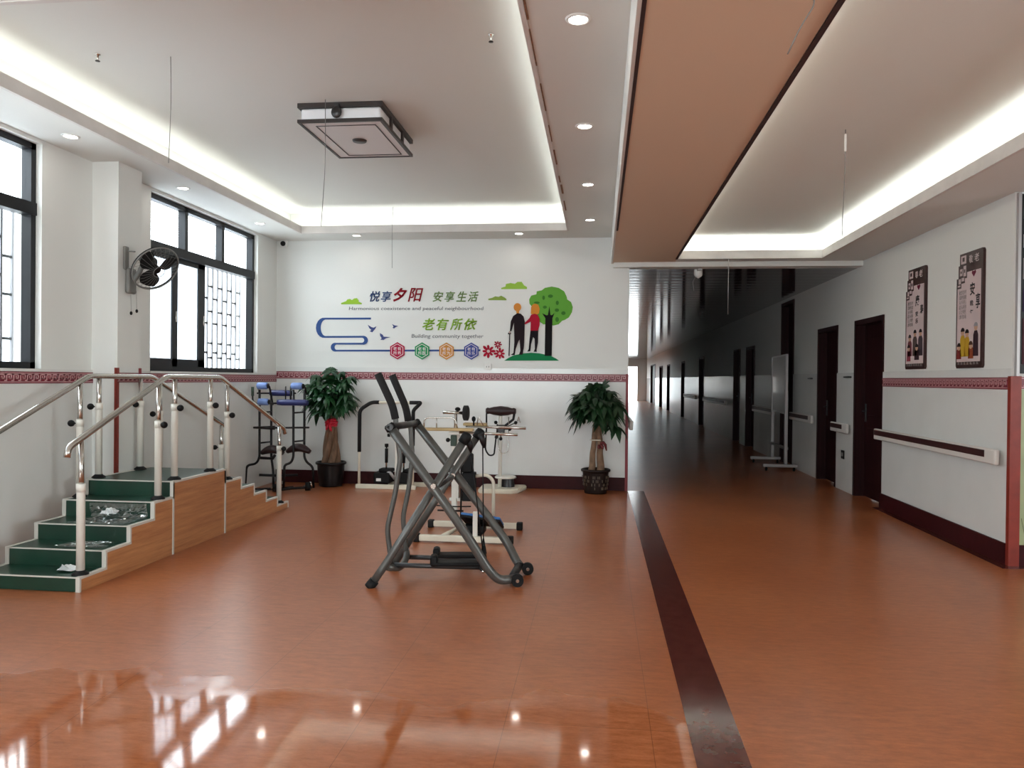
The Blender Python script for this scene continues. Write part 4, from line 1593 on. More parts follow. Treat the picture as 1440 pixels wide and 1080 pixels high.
# swing arms with foam grips and hanging foot bars
for n_, P in ((0.08, [(0.033, 1.418), (0.13, 1.212), (0.150, 1.15), (0.156, 1.068), (0.186, 0.851), (0.155, 0.62), (0.102, 0.378), (0.12, 0.229), (0.136, 0.125)]),
              (0.42, [(0.091, 1.41), (0.19, 1.185), (0.206, 1.119), (0.225, 1.042), (0.239, 0.831), (0.215, 0.60), (0.175, 0.394), (0.19, 0.22), (0.197, 0.10)])):
    b = MB()
    b.tube(fillet([(s_, n_, z) for s_, z in P], 0.045, 5), 0.0175, 12)
    arm = aw('swing_arm', b, 'steelgrey')
    b = MB()
    b.tube(fillet([(P[0][0] - 0.004, n_, P[0][1] + 0.008), (P[1][0], n_, P[1][1]), (P[2][0] + 0.001, n_, P[2][1] - 0.03)], 0.07, 6), 0.026, 12)
    aw('foam_grip', b, 'foam', arm)
    zb = P[-1][1]
    b = MB()
    b.tube([(P[-1][0] - 0.01, n_, zb + 0.005), (0.755, n_, zb - 0.012)], 0.017, 12)
    bar = aw('foot_bar', b, 'greydark', arm)
    b = MB()
    b.box(0.42, 0.75, n_ - 0.055, n_ + 0.055, zb + 0.006, zb + 0.032, bev=0.008)
    b.box(0.395, 0.445, n_ - 0.055, n_ + 0.055, zb + 0.0, zb + 0.075, bev=0.018)
    aw('foot_plate', b, 'black', arm)
    b = MB()
    b.tube([(0.752, n_ - 0.03, zb - 0.012), (0.752, n_ + 0.03, zb - 0.012)], 0.024, 12)
    aw('bar_joint', b, 'blackmetal', arm)
    b = MB()
    b.ball((0.755, n_ - 0.035, zb - 0.03), 0.014)
    aw('joint_cap', b, 'chrome', arm)
    tp = (0.655, 0.05, 0.975) if n_ < 0.2 else (0.745, 0.45, 0.96)
    b = MB()
    b.tube([tp, (0.76, n_, zb + 0.03)], 0.0045, 8)
    c_ = aw('cable', b, 'black')
    b = MB()
    b.tube([(0.757, n_, zb + 0.14), (0.762, n_, zb + 0.03)], 0.02, 10, radii=[0.006, 0.022])
    aw('cable_boot', b, 'black', c_)
for p, n_ in (((0.633, 0.0, 1.01), 0.05), ((0.725, 0.5, 1.004), 0.45)):
    b = MB()
    p = Vector(p)
    d = Vector((0.523, 0, 0.845)).normalized()
    b.tube([p - d * 0.05, p, p + d * 0.02, p + d * 0.028], 0.036, 14, radii=[0.034, 0.036, 0.03, 0.012])
    aw('leg_cap', b, 'black')
    b = MB()
    y = p.y
    b.tube([(p.x + 0.005, n_ - 0.02, p.z - 0.005), (p.x + 0.025, n_ - 0.005, p.z - 0.07), (p.x + 0.03, n_, p.z - 0.11)], 0.02, 10, radii=[0.024, 0.022, 0.008])
    aw('cable_anchor', b, 'blackmetal')

# ================================================================== white frame trainer behind the air walker
t = thing('seat_trainer', 'white framed exercise trainer with wooden arm boards behind the air walker', 'exercise machine', (-1.13, 6.7, 0))
b = MB()
b.box(-1.53, -0.75, 6.37, 6.42, 0.012, 0.062, bev=0.006)
obj('front_base_bar', b, M['cream'], t)
b = MB()
b.box(-1.55, -0.73, 7.01, 7.06, 0.012, 0.062, bev=0.006)
obj('rear_base_bar', b, M['cream'], t)
for x, y in ((-1.54, 6.395), (-0.735, 6.395), (-1.555, 7.035), (-0.72, 7.035)):
    b = MB()
    b.box(x - 0.028, x + 0.028, y - 0.034, y + 0.034, 0.0, 0.072, bev=0.01)
    obj('end_cap', b, M['black'], t)
b = MB()
b.tube([(-1.33, 6.43, 0.04), (-1.22, 7.0, 0.04)], 0.024, 4)
obj('diagonal_bar', b, M['cream'], t)
b = MB()
b.box(-1.34, -1.29, 6.9, 6.95, 0.06, 0.90, bev=0.006)
b.box(-1.295, -1.27, 6.9, 6.95, 0.3, 0.9, bev=0.004)
obj('column', b, M['white'], t)
b = MB()
b.box(-1.36, -1.13, 6.91, 6.95, 0.27, 0.30, bev=0.005)
obj('lower_bracket', b, M['white'], t)
b = MB()
b.box(-1.055, -1.015, 6.39, 6.42, 0.05, 0.27, bev=0.005)
obj('foot_post', b, M['white'], t)
b = MB()
b.tube(fillet([(-1.13, 6.93, 0.50), (-1.02, 6.93, 0.52), (-0.955, 6.93, 0.47), (-0.95, 6.93, 0.06)], 0.09, 8), 0.016, 10)
obj('bent_tube', b, M['cream'], t)
b = MB()
b.box(-1.235, -1.12, 6.86, 6.98, 0.28, 0.54, bev=0.008)
b.box(-1.25, -1.145, 6.87, 6.97, 0.54, 0.71, bev=0.012)
obj('weight_block', b, M['black'], t)
b = MB()
b.tube([(-1.24, 6.85, 0.1), (-1.24, 6.85, 0.6)], 0.008, 8)
obj('cable', b, M['black'], t)
b = MB()
b.tube(fillet([(-1.50, 6.9, 0.23), (-1.32, 6.88, 0.225), (-1.15, 6.86, 0.235)], 0.05), 0.006, 8)
obj('cable', b, M['black'], t)
b = MB()
b.tube([(-1.46, 6.87, 0.19), (-1.22, 6.87, 0.19)], 0.008, 8)
obj('stop_rod', b, M['blackmetal'], t)
# blue foot plate
b = MB()
R4 = Matrix.Translation((-0.995, 6.55, 0.17)) @ Matrix.Rotation(-0.38, 4, 'X') @ Matrix.Rotation(0.10, 4, 'Y')
b.box(-0.17, 0.17, -0.14, 0.14, 0.0, 0.022, bev=0.006, mtx=R4)
obj('foot_plate', b, M['footblue'], t)
b = MB()
b.box(-0.175, 0.175, -0.145, 0.145, -0.022, -0.002, bev=0.004, mtx=R4)
obj('plate_pad', b, M['black'], t)
b = MB()
b.box(-1.15, -0.97, 6.5, 6.62, 0.065, 0.13, bev=0.008)
b.box(-1.14, -0.99, 6.47, 6.60, 0.05, 0.066, bev=0.004)
obj('plate_carrier', b, M['black'], t)
# arm boards, chrome bars
for x0, x1, y0, y1, z in ((-1.63, -1.12, 6.74, 6.83, 0.925), (-1.27, -1.05, 7.08, 7.18, 0.955)):
    b = MB()
    b.box(x0, x1, y0, y1, z, z + 0.026, bev=0.007)
    obj('arm_board', b, M['board'], t)
for y, z, xe in ((6.785, 0.905, -0.72), (7.13, 0.942, -0.68)):
    b = MB()
    b.tube([(-1.25, y, z + 0.006), (xe, y, z - 0.004)], 0.0125, 12)
    obj('slide_bar', b, M['chrome'], t)
b = MB()
b.box(-1.345, -1.11, 6.78, 7.16, 0.895, 0.915, bev=0.004)
obj('board_support', b, M['white'], t)
b = MB()
b.tube(fillet([(-1.575, 6.79, 0.95), (-1.575, 6.79, 1.04), (-1.29, 6.79, 1.045), (-1.27, 6.79, 0.95)], 0.05, 6), 0.007, 8)
b.tube([(-1.46, 6.79, 1.038), (-1.46, 6.79, 0.95)], 0.005, 6)
obj('loop_handle', b, M['chrome'], t)
b = MB()
b.tube([(-1.435, 6.95, 1.085), (-1.24, 6.95, 1.08)], 0.015, 12)
b.tube([(-1.315, 6.95, 1.08), (-1.315, 6.95, 0.9)], 0.014, 10)
obj('roller_bar', b, M['chrome'], t)
b = MB()
b.tube([(-1.245, 6.95, 1.08), (-1.238, 6.95, 1.08), (-1.20, 6.95, 1.08), (-1.193, 6.95, 1.08)], 0.07, 18, radii=[0.055, 0.07, 0.07, 0.055])
obj('foam_roller', b, M['foam'], t)
b = MB()
b.ball((-1.295, 6.94, 1.115), 0.022, (1.2, 1, 0.9))
obj('adjuster_knob', b, M['black'], t)
b = MB()
b.box(-1.345, -1.29, 6.86, 6.9, 0.78, 0.88, bev=0.006)
obj('lock_bracket', b, M['greenplastic'], t)
for p in ((-1.37, 6.87, 0.835), (-1.39, 6.89, 0.665)):
    b = MB()
    b.tube([(p[0] + 0.06, p[1] + 0.03, p[2]), p], 0.006, 8)
    b.ball(p, 0.02 if p[2] > 0.7 else 0.011)
    obj('lock_knob', b, M['black'], t)
for p in ((-1.165, 7.06, 1.02),):
    b = MB()
    b.tube([(p[0], p[1], p[2] - 0.06), p], 0.007, 8)
    b.ball(p, 0.022, (0.9, 0.9, 1.2))
    obj('clamp_knob', b, M['black'], t)
    b = MB()
    b.tube(fillet([(p[0] + 0.03, p[1], p[2] - 0.06), (p[0] + 0.045, p[1], p[2] + 0.03), (p[0] + 0.09, p[1], p[2] - 0.06)], 0.02), 0.005, 6)
    obj('wire_loop', b, M['chrome'], t)

# ================================================================== waist trainer near the back wall
t = thing('waist_trainer', 'white exercise trainer with black pad and flat white base by the back wall', 'exercise machine', (-1.22, 9.45, 0))
b = MB()
pl = [(-1.46, 9.22), (-1.44, 9.19), (-1.04, 9.21), (-0.97, 9.27), (-0.90, 9.62), (-0.92, 9.68), (-1.42, 9.68), (-1.47, 9.62)]
b.prism([(x, y, 0.0) for x, y in pl], (0, 0, 0.055))
bmesh.ops.bevel(b.bm, geom=b.bm.edges[:], offset=0.012, segments=2, affect='EDGES')
obj('base_plate', b, M['cream'], t)
b = MB()
b.tube([(-1.215, 9.4, 0.05), (-1.215, 9.4, 1.0)], 0.024, 16)
obj('column', b, M['white'], t)
b = MB()
b.lathe([(0.0, 0.0), (0.13, 0.0), (0.135, 0.012), (0.12, 0.026), (0.0, 0.028)], (-1.15, 9.45, 0.165), 28)
obj('twist_disc', b, M['white'], t)
b = MB()
b.lathe([(0.085, 0.0), (0.07, 0.11)], (-1.12, 9.47, 0.055), 20)
obj('disc_bearing', b, M['greydark'], t)
b = MB()
b.tube([(-1.395, 9.38, 1.0), (-1.375, 9.38, 1.0), (-1.35, 9.38, 1.0), (-1.30, 9.38, 1.0), (-1.21, 9.38, 1.0), (-1.12, 9.38, 1.0), (-1.07, 9.38, 1.0), (-1.045, 9.38, 1.0), (-1.02, 9.38, 1.0)], 0.05, 16,
       radii=[0.03, 0.042, 0.036, 0.05, 0.062, 0.052, 0.036, 0.042, 0.03])
obj('chest_pad', b, M['maroon'], t)
b = MB()
b.tube(fillet([(-1.385, 9.36, 0.97), (-1.38, 9.34, 0.80), (-1.39, 9.32, 0.52), (-1.34, 9.32, 0.45), (-1.28, 9.32, 0.46), (-1.255, 9.34, 0.72), (-1.24, 9.36, 0.78)], 0.04, 5), 0.010, 8)
obj('strap_handle', b, M['black'], t)
b = MB()
b.tube(fillet([(-1.24, 9.36, 0.70), (-1.23, 9.33, 0.55), (-1.18, 9.33, 0.47), (-1.11, 9.33, 0.50), (-1.105, 9.35, 0.93)], 0.05, 5), 0.006, 8)
obj('chrome_loop', b, M['chrome'], t)
b = MB()
b.tube([(-1.04, 9.37, 0.97), (-1.05, 9.36, 0.90), (-1.15, 9.36, 0.82), (-1.2, 9.37, 0.79)], 0.016, 10)
obj('support_arm', b, M['blackmetal'], t)
b = MB()
b.box(-1.26, -1.16, 9.35, 9.43, 0.72, 0.83, bev=0.01)
obj('clamp', b, M['greydark'], t)
for p in ((-1.255, 9.33, 0.68), (-1.20, 9.33, 0.66), (-1.09, 9.34, 0.78), (-1.02, 9.36, 0.86), (-1.265, 9.34, 0.86)):
    b = MB()
    b.tube([(-1.21, 9.38, 0.77), p], 0.006, 6)
    b.ball(p, 0.022)
    obj('adjuster_knob', b, M['black'], t)
b = MB()
b.tube(fillet([(-0.995, 9.36, 0.88), (-0.985, 9.36, 0.95), (-0.965, 9.36, 0.86)], 0.02), 0.005, 6)
obj('wire_loop', b, M['chrome'], t)

# ================================================================== stepper frame by the left plant
t = thing('stepper_machine', 'white tube stepper with black foam handlebar against the back wall', 'exercise machine', (-2.66, 9.42, 0))
b = MB()
b.box(-3.04, -2.27, 9.33, 9.38, 0.0, 0.055, bev=0.006)
obj('front_base_bar', b, M['cream'], t)
b = MB()
b.box(-2.70, -2.0, 9.62, 9.66, 0.0, 0.055, bev=0.006)
obj('rear_base_bar', b, M['cream'], t)
b = MB()
b.box(-2.57, -2.52, 9.37, 9.63, 0.01, 0.05)
obj('centre_bar', b, M['cream'], t)
for x, bend in ((-3.0, 1), (-2.31, -1)):
    b = MB()
    b.tube([(x, 9.355, 0.05), (x, 9.355, 0.8)], 0.017, 12)
    obj('upright', b, M['cream'], t)
b = MB()
hb = fillet([(-3.0, 9.355, 0.8), (-3.0, 9.355, 0.99), (-2.86, 9.39, 1.085), (-2.24, 9.42, 1.087), (-2.23, 9.40, 1.07), (-2.31, 9.355, 0.99), (-2.31, 9.355, 0.8)], 0.05, 5)
b.tube(hb, 0.0165, 12)
obj('handlebar', b, M['cream'], t)
b = MB()
b.tube(fillet([(-3.0, 9.355, 0.46), (-3.0, 9.355, 0.99), (-2.86, 9.39, 1.085), (-2.76, 9.394, 1.086)], 0.06, 6), 0.024, 12)
obj('foam_grip', b, M['foam'], t)
b = MB()
b.tube(fillet([(-2.37, 9.413, 1.087), (-2.235, 9.42, 1.087), (-2.235, 9.40, 1.075), (-2.31, 9.355, 0.99), (-2.31, 9.355, 0.55)], 0.03, 4), 0.024, 12)
obj('foam_grip', b, M['foam'], t)
b = MB()
b.box(-2.575, -2.515, 9.47, 9.53, 0.05, 0.68, bev=0.008)
b.box(-2.64, -2.515, 9.48, 9.52, 0.645, 0.685, bev=0.006)
obj('column', b, M['white'], t)
b = MB()
b.tube([(-2.675, 9.5, 0.665), (-2.64, 9.5, 0.665)], 0.022, 12)
obj('axle_cap', b, M['black'], t)
for x in (-2.675, -2.45):
    b = MB()
    b.tube([(x, 9.45, 0.20), (x, 9.45, 0.54)], 0.011, 10)
    c_ = obj('hydraulic_cylinder', b, M['chrome'], t)
    b = MB()
    b.tube([(x, 9.45, 0.32), (x, 9.45, 0.50)], 0.021, 12)
    b.tube([(x, 9.45, 0.52), (x, 9.45, 0.56)], 0.024, 12)
    obj('cylinder_sleeve', b, M['black'], c_)
for x0, x1 in ((-2.83, -2.62), (-2.5, -2.36)):
    b = MB()
    b.box(x0, x1, 9.40, 9.60, 0.06, 0.20, bev=0.015)
    b.box(x0 + 0.06, x1 + 0.02, 9.42, 9.58, 0.20, 0.245, bev=0.015)
    obj('pedal', b, M['black'], t)
b = MB()
b.tube(fillet([(-2.66, 9.44, 0.19), (-2.62, 9.42, 0.2), (-2.56, 9.43, 0.12)], 0.03), 0.02, 10)
obj('pedal_link', b, M['alu'], t)
b = MB()
b.box(-2.79, -2.73, 9.392, 9.40, 0.09, 0.125)
obj('label_plate', b, M['whitep'], t)

# ================================================================== ladder framed body trainer in the far left corner
t = thing('ladder_trainer', 'black tube exercise trainer with blue foam rollers in the far left corner', 'exercise machine', (-3.85, 9.0, 0))
Yn, Yf_ = 8.92, 9.12


def rk(px, py, Y):
    return at(px, py, 'Y', Y)


UP_ = []
for px, Y in ((365, Yn), (381.5, Yf_), (412.6, Yn), (428, Yf_)):
    p1, p0 = rk(px, 548, Y), rk(px, 643, Y)
    UP_.append((p0, p1))
outs = [[(-0.04, 0, -0.08), (-0.155, -0.02, -0.10), (-0.165, -0.04, -0.32)], [(0.02, 0, -0.12), (0.03, 0, -0.22), (0.03, 0, -0.37)],
        [(-0.03, 0, -0.07), (-0.10, -0.03, -0.09), (-0.10, -0.05, -0.38)], [(0.03, 0, -0.06), (0.10, 0.03, -0.12), (0.11, 0.03, -0.40)]]
for (p0, p1), o_ in zip(UP_, outs):
    b = MB()
    pts = [p1, p0] + [p0 + Vector(v) for v in o_]
    pts[-1].z = 0.02
    b.tube(fillet(pts, 0.05, 5), 0.0145, 10)
    obj('upright', b, M['blackmetal'], t)
for i, j, z in ((0, 1, 0.585), (0, 1, 0.96), (2, 3, 0.61), (2, 3, 0.96)):
    b = MB()
    a, c = UP_[i][0].copy(), UP_[j][0].copy()
    a.z = c.z = z
    b.tube([a, c], 0.010, 8)
    obj('rung', b, M['blackmetal'], t)
b = MB()
b.tube([(-4.19, 8.91, 0.772), (-3.92, 8.91, 0.775)], 0.02, 10, radii=[0.012, 0.026])
obj('crossbar', b, M['blackmetal'], t)
b = MB()
b.tube([(-3.92, 8.91, 0.775), (-3.5, 8.95, 0.782)], 0.011, 8)
obj('crossbar', b, M['blackmetal'], t)
for z, y, sgn in ((0.46, 8.95, 1), (0.47, 9.08, 1)):
    b = MB()
    n = 9
    pts = [(-4.10 + 0.27 * k / n, y, z + 0.05 * math.sin(PI * k / n)) for k in range(n + 1)] if y < 9 else [(-3.83 + 0.29 * k / n, y, z + 0.055 * math.sin(PI * k / n)) for k in range(n + 1)]
    b.tube(pts, 0.05, 12, radii=[0.02 + 0.032 * math.sin(PI * (k + 0.6) / (n + 1.2)) for k in range(n + 1)], sy=1.6)
    obj('seat_pad', b, M['maroon'], t)
b = MB()
b.tube([(-4.12, 8.95, 0.40), (-3.96, 8.95, 0.395), (-3.93, 8.95, 0.44)], 0.018, 10)
obj('seat_bar', b, M['blackmetal'], t)
for (x, y, z, l) in ((-4.075, 8.90, 1.283, 0.13), (-4.062, 8.90, 1.088, 0.13), (-3.645, 8.92, 1.285, 0.14)):
    b = MB()
    b.tube([(x - l / 2, y, z), (x - l / 2 + 0.008, y, z), (x + l / 2 - 0.008, y, z), (x + l / 2, y, z)], 0.04, 18, radii=[0.032, 0.041, 0.041, 0.032])
    r_ = obj('foam_roller', b, M['lblue'], t)
    b = MB()
    b.tube([(x + l / 2, y, z), (x + l / 2 + 0.012, y, z)], 0.03, 14)
    obj('roller_hub', b, M['blackmetal'], r_)
for x0, x1, y, z in ((-4.03, -3.75, 9.02, 1.195), (-3.88, -3.50, 8.90, 1.085)):
    b = MB()
    b.tube([(x0 - 0.008, y, z), (x0, y, z), (x0 + 0.05, y, z), (x1 - 0.03, y, z), (x1, y, z)], 0.038, 16, radii=[0.018, 0.032, 0.037, 0.037, 0.03])
    obj('bolster', b, M['navy'], t)
b = MB()
b.tube(fillet([(-4.2, 8.9, 1.26), (-4.2, 8.9, 1.10), (-4.15, 8.9, 1.06), (-3.80, 8.9, 1.08)], 0.03), 0.011, 8)
obj('arm_tube', b, M['blackmetal'], t)
b = MB()
b.tube([(-4.2, 8.9, 1.16), (-4.2, 8.9, 1.27)], 0.017, 10)
obj('end_grip', b, M['greenplastic'], t)
b = MB()
b.tube([(-4.2, 9.02, 1.19), (-3.7, 9.02, 1.195)], 0.010, 8)
obj('roller_frame', b, M['blackmetal'], t)
b = MB()
b.tube([(-3.815, 8.98, 1.28), (-3.815, 8.98, 1.08)], 0.008, 8)
obj('roller_frame', b, M['blackmetal'], t)
b = MB()
b.tube([(-3.73, 8.93, 1.27), (-3.73, 8.93, 1.1)], 0.012, 8)
obj('roller_frame', b, M['blackmetal'], t)
b = MB()
b.tube(fillet([(-4.13, 8.9, 1.24), (-4.13, 8.9, 1.29), (-3.99, 8.9, 1.29), (-3.985, 9.0, 1.05)], 0.03), 0.011, 8)
obj('roller_frame', b, M['blackmetal'], t)
b = MB()
b.tube(fillet([(-3.73, 8.93, 1.24), (-3.73, 8.93, 1.30), (-3.56, 8.95, 1.29), (-3.55, 8.97, 1.2)], 0.03), 0.010, 8)
obj('roller_frame', b, M['blackmetal'], t)
for pts in ([(-4.22, 8.75, 0.02), (-4.2, 8.86, 0.02), (-3.9, 9.03, 0.02), (-3.78, 9.15, 0.02)], [(-3.86, 8.78, 0.03), (-3.7, 8.95, 0.04), (-3.5, 9.05, 0.04)], [(-4.1, 8.88, 0.20), (-3.9, 9.0, 0.18), (-3.7, 9.1, 0.18)]):
    b = MB()
    b.tube(fillet(pts, 0.06), 0.016, 10)
    obj('base_tube', b, M['blackmetal'], t)
for p in ((-3.90, 8.90, 0.045), (-3.95, 9.12, 0.045), (-3.55, 9.05, 0.052)):
    r = p[2]
    b = MB()
    b.tube([(p[0] - 0.03, p[1] - 0.012, r), (p[0] + 0.03, p[1] + 0.012, r)], r, 18)
    c_ = obj('castor', b, M['black'], t)
    b = MB()
    b.tube([(p[0] - 0.05, p[1] - 0.02, r), (p[0] + 0.05, p[1] + 0.02, r)], 0.016, 10)
    b.tube([(p[0] + 0.04, p[1], r), (p[0] + 0.03, p[1] + 0.01, r * 2.1)], 0.014, 8)
    obj('castor_fork', b, M['chrome'], c_)


# ================================================================== potted money trees
def palmate(b, base, d, size, rnd, n=6, droop=0.7):
    """one palmate leaf: petiole end at base, blade leaflets spread round direction d and hang down"""
    d = d.normalized()
    side = d.cross(Vector((0, 0, 1)))
    if side.length < 0.1:
        side = Vector((1, 0, 0))
    side.normalize()
    up = side.cross(d).normalized()
    for k in range(n):
        a = (k - (n - 1) / 2) / n * 4.6 + rnd.uniform(-0.15, 0.15)
        v = (d * math.cos(a) + side * math.sin(a)).normalized()
        ln = size * (1 - 0.25 * abs(k - (n - 1) / 2) / n * 2) * rnd.uniform(0.85, 1.1)
        wd = ln * 0.20
        ws_ = v.cross(up).normalized()
        P = []
        for i in range(5):
            s_ = i / 4
            c = base + v * (ln * s_) + Vector((0, 0, -1)) * (droop * ln * s_ * s_) + up * (0.08 * ln * math.sin(PI * s_))
            w = wd * (math.sin(PI * (0.08 + 0.92 * s_)) ** 0.8) * (1 if s_ < 0.99 else 0.05)
            P.append((c - ws_ * w - up * w * 0.35, c, c + ws_ * w - up * w * 0.35))
        R = [[b.bm.verts.new(q) for q in row] for row in P]
        for i in range(4):
            for j in range(2):
                f = b.bm.faces.new((R[i][j], R[i][j + 1], R[i + 1][j + 1], R[i + 1][j]))
                f.smooth = True


def crown_leaves(t, c, rx, ry, rz, n, size, seed, m, ymax, xmax=99, xmin=-99, extra=(), ymin=-99):
    rnd = random.Random(seed)
    b, st = MB(), MB()
    i = 0
    while i < n:
        u, v, w = rnd.gauss(0, 1), rnd.gauss(0, 1), rnd.gauss(0, 1)
        q = Vector((u, v, w)).normalized()
        if q.z < -0.75:
            continue
        r = rnd.uniform(0.55, 1.0) ** 0.6
        base = Vector((c[0] + q.x * rx * r, c[1] + q.y * ry * r, c[2] + q.z * rz * r))
        d = Vector((q.x, q.y, max(-0.5, q.z * 0.6 - 0.1)))
        tip = base + d.normalized() * size
        if tip.y > ymax or tip.x > xmax or tip.x < xmin or base.y > ymax - 0.03 or base.x > xmax - 0.05:
            d = Vector((-0.2 if base.x > c[0] else 0.2, -1, -0.2))
            base.y = min(base.y, ymax - size * 0.6)
        palmate(b, base, d, size * rnd.uniform(0.8, 1.15), rnd, rnd.choice((5, 6, 6)), rnd.uniform(0.15, 0.95))
        root = Vector((c[0] + q.x * 0.03, c[1] + q.y * 0.03, c[2] - rz * 0.75))
        st.tube([root, root.lerp(base, 0.5) + Vector((0, 0, 0.06)), base], 0.004, 5)
        i += 1
    for base, d in extra:
        root = Vector((c[0], c[1], c[2] - rz * 0.75))
        palmate(b, Vector(base), Vector(d), size, rnd, 6, 0.8)
        st.tube([root, root.lerp(Vector(base), 0.6) + Vector((0, 0, 0.05)), Vector(base)], 0.005, 5)
    for v in b.bm.verts:
        if v.co.y > ymax + 0.02:
            v.co.y = ymax + 0.02
        if v.co.y < ymin:
            v.co.y = ymin + rnd.uniform(0, 0.05)
        if v.co.x > xmax + 0.01:
            v.co.x = xmax + 0.01
    me_ = obj('foliage', b, M[m], t)
    obj('leaf_stalks', st, M['leafd'], t)
    return me_


def pot(t, c, r0, r1, h, m, ribs=0):
    b = MB()
    b.lathe([(0, 0.0), (r0, 0.0), (r0 * 1.03, 0.02), (r0 + (r1 - r0) * 0.55, h * 0.55), (r1 * 0.93, h * 0.86), (r1 * 0.94, h * 0.88), (r1 * 1.05, h * 0.90), (r1 * 1.06, h * 0.97), (r1 * 1.0, h),
             (r1 * 0.9, h * 0.99), (r1 * 0.86, h * 0.9), (0, h * 0.88)], c, 32)
    p = obj('pot', b, M[m], t)
    b = MB()
    b.lathe([(r1 * 0.86, h * 0.89), (0, h * 0.905)], c, 24)
    obj('soil', b, M['soil'], p)
    return p


# left: thick braided trunk with red ribbon
cx, cy = -3.42, 9.50
t = thing('potted_money_tree', 'tall money tree with thick braided trunk and red ribbon between corner trainer and stepper', 'potted plant', (cx, cy, 0), 0, 'potted money trees')
p_ = pot(t, (cx, cy, 0), 0.145, 0.185, 0.315, 'pot')
for k in range(5):
    b = MB()
    pts, rad = [], []
    for i in range(15):
        s_ = i / 14
        a = 2 * PI * k / 5 + s_ * 2.2
        rr = 0.062 * (1 - s_) ** 0.8 + 0.022
        pts.append((cx + rr * math.cos(a), cy + rr * math.sin(a), 0.28 + s_ * 0.62))
        rad.append(0.047 - 0.021 * s_)
    b.tube(pts, 0.04, 12, radii=rad)
    obj('trunk', b, M['bark'], t)
b = MB()
for z, r in ((0.78, 0.062), (0.815, 0.066), (0.85, 0.062)):
    b.tube([(cx + r * math.cos(a * PI / 12), cy + r * math.sin(a * PI / 12), z + 0.008 * math.sin(a * 1.9)) for a in range(24)], 0.019, 8, closed=True)
for dx, dz in ((-0.05, 0.03), (0.05, 0.035), (-0.035, -0.06), (0.03, -0.07)):
    b.tube([(cx, cy - 0.07, 0.815), (cx + dx * 0.7, cy - 0.095, 0.815 + dz), (cx + dx, cy - 0.085, 0.815 + dz * 1.5)], 0.014, 8, radii=[0.008, 0.018, 0.012])
obj('ribbon', b, M['ribbon'], t)
crown_leaves(t, (cx, cy - 0.03, 1.15), 0.27, 0.14, 0.27, 74, 0.19, 3, 'leaf', 9.70, -3.07, ymin=9.2,
             extra=[((cx - 0.01, cy, 1.47), (0.1, 0, 1)), ((cx - 0.18, cy, 1.42), (-1, 0, 0.3)), ((cx + 0.16, cy - 0.05, 1.33), (1, 0, 0.0)), ((cx + 0.22, cy, 1.40), (1, 0, 0.4)), ((cx - 0.28, cy, 1.30), (-1, -0.2, 0.2)), ((cx + 0.1, cy, 1.44), (0.5, 0, 0.5))])

# right: two pale trunks tied together
cx, cy = -0.035, 9.50
t = thing('potted_money_tree', 'money tree with two pale trunks in a dark patterned pot beside the corridor mouth', 'potted plant', (cx, cy, 0), 0, 'potted money trees')
p_ = pot(t, (cx, cy, 0), 0.135, 0.172, 0.30, 'potb')
b = MB()
for k in range(26):
    a = -PI + PI * (k + 0.5) / 26
    for z in (0.07, 0.115, 0.16, 0.205):
        if (k * 5 + int(z * 1000) // 45) % 3 == 0 or rnd.random() < 0.3:
            continue
        rr = 0.139 + 0.118 * z * 1.05
        q = Matrix.Translation((cx + rr * math.cos(a), cy + rr * math.sin(a), z)) @ Matrix.Rotation(a, 4, 'Z')
        b.box(-0.004, 0.0035, -0.005, 0.005, -0.016, 0.016, mtx=q)
obj('relief_pattern', b, M['potp'], p_)
for x0, x1, r0, r1 in ((-0.085, -0.045, 0.046, 0.027), (0.025, 0.0, 0.052, 0.03)):
    b = MB()
    b.tube([(cx + 0.035 + x0 + (x1 - x0) * i / 8 + 0.004 * math.sin(i * 1.7), cy + 0.01 * math.sin(i), 0.265 + 0.6 * i / 8) for i in range(9)], 0.04, 14, radii=[r0 + (r1 - r0) * (i / 8) ** 0.7 for i in range(9)])
    obj('trunk', b, M['barkp'], t)
b = MB()
b.tube([(cx + 0.005 + 0.075 * math.cos(a * PI / 10), cy + 0.05 * math.sin(a * PI / 10), 0.655) for a in range(20)], 0.007, 6, closed=True)
obj('tie_string', b, M['cream'], t)
b = MB()
for q in ([(0.05, 0.62), (0.09, 0.63), (0.115, 0.60), (0.13, 0.53)], [(0.05, 0.61), (0.08, 0.58), (0.075, 0.55)], [(0.04, 0.60), (0.03, 0.57), (0.05, 0.56)]):
    b.tube([(cx + x, cy - 0.06, z) for x, z in q], 0.017, 8, radii=[0.014, 0.02, 0.018, 0.008][:len(q)])
obj('ribbon', b, M['ribbond'], t)
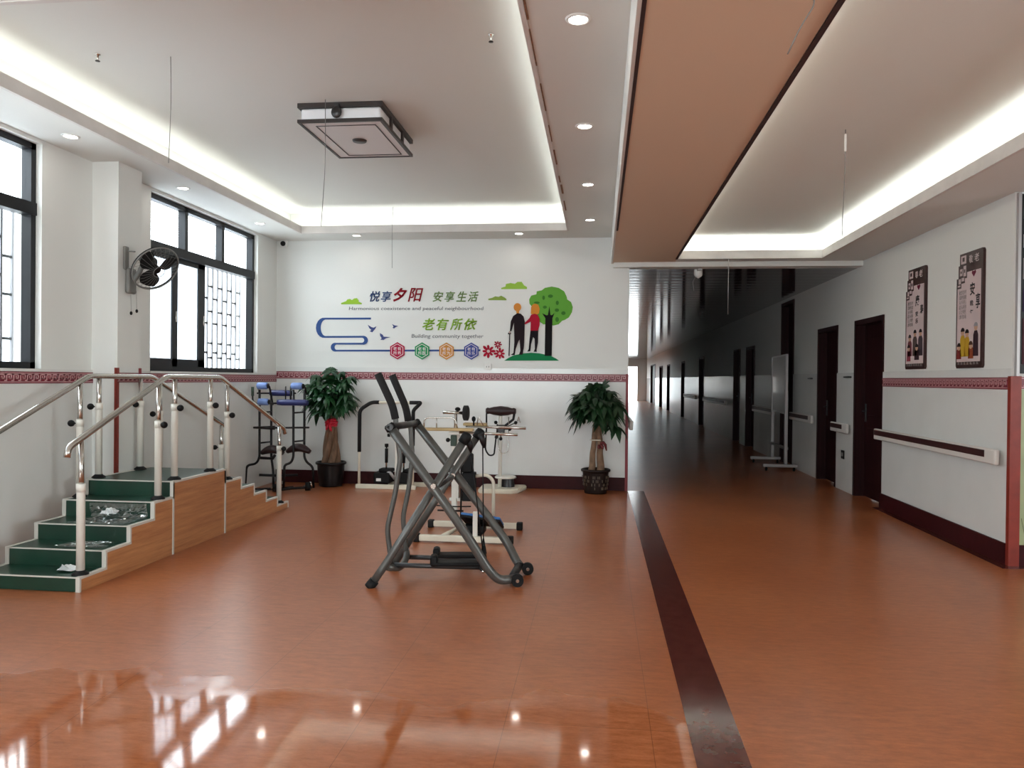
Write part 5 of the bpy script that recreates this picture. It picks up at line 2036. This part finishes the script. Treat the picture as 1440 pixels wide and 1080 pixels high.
crown_leaves(t, (cx - 0.005, cy - 0.03, 1.07), 0.25, 0.19, 0.22, 76, 0.20, 12, 'leafd', 9.70, 0.34,
             extra=[((cx - 0.24, cy - 0.05, 1.12), (-1, -0.1, -0.3)), ((cx + 0.24, cy - 0.08, 0.83), (0.6, -0.6, -0.2)), ((cx + 0.26, cy - 0.1, 1.10), (0.6, -0.6, -0.3)), ((cx - 0.1, cy - 0.1, 1.25), (-0.6, -0.3, 0.1))])

# ================================================================== whiteboard on its stand in the corridor
A = Vector((2.90, 12.35, 0))
B_ = Vector((2.96, 13.55, 0))
t = thing('whiteboard_stand', 'whiteboard on a silver wheeled stand inside the dim corridor', 'whiteboard', (2.93, 12.95, 0))
for P, xa, xb in ((A, 2.56, 3.08), (B_, 2.60, 3.10)):
    b = MB()
    b.box(xa, xb, P.y - 0.025, P.y + 0.025, 0.06, 0.11, bev=0.008)
    f = obj('foot_bar', b, M['alu'], t)
    for x in (xa + 0.05, xb - 0.05):
        b = MB()
        b.tube([(x - 0.012, P.y, 0.03), (x + 0.012, P.y, 0.03)], 0.03, 12)
        b.tube([(x, P.y, 0.03), (x, P.y, 0.065)], 0.01, 8)
        obj('castor', b, M['black'], f)
    b = MB()
    b.box(P.x - 0.025, P.x + 0.025, P.y - 0.03, P.y + 0.03, 0.11, 1.26, bev=0.006)
    b.box(P.x - 0.018, P.x + 0.018, P.y - 0.02, P.y + 0.02, 1.26, 1.5)
    obj('post', b, M['alu'], t)
b = MB()
b.box(2.91, 2.945, A.y + 0.02, B_.y - 0.02, 0.33, 0.37)
obj('cross_bar', b, M['alu'], t)
b = MB()
b.box(-0.012, 0.012, -0.62, 0.62, 0.0, 0.90)
for v in b.bm.verts:
    v.co = Matrix.Translation((2.93, 12.95, 0.91)) @ Matrix.Rotation(-0.05, 4, 'Z') @ v.co
obj('board', b, M['boardw'], t)
b = MB()
for x0, x1, y0, y1, z0, z1 in ((-0.018, 0.018, -0.64, -0.615, -0.01, 0.91), (-0.018, 0.018, 0.615, 0.64, -0.01, 0.91), (-0.018, 0.018, -0.64, 0.64, -0.02, 0.01), (-0.018, 0.018, -0.64, 0.64, 0.895, 0.92)):
    b.box(x0, x1, y0, y1, z0, z1)
for v in b.bm.verts:
    v.co = Matrix.Translation((2.93, 12.95, 0.91)) @ Matrix.Rotation(-0.05, 4, 'Z') @ v.co
obj('board_frame', b, M['alu'], t)
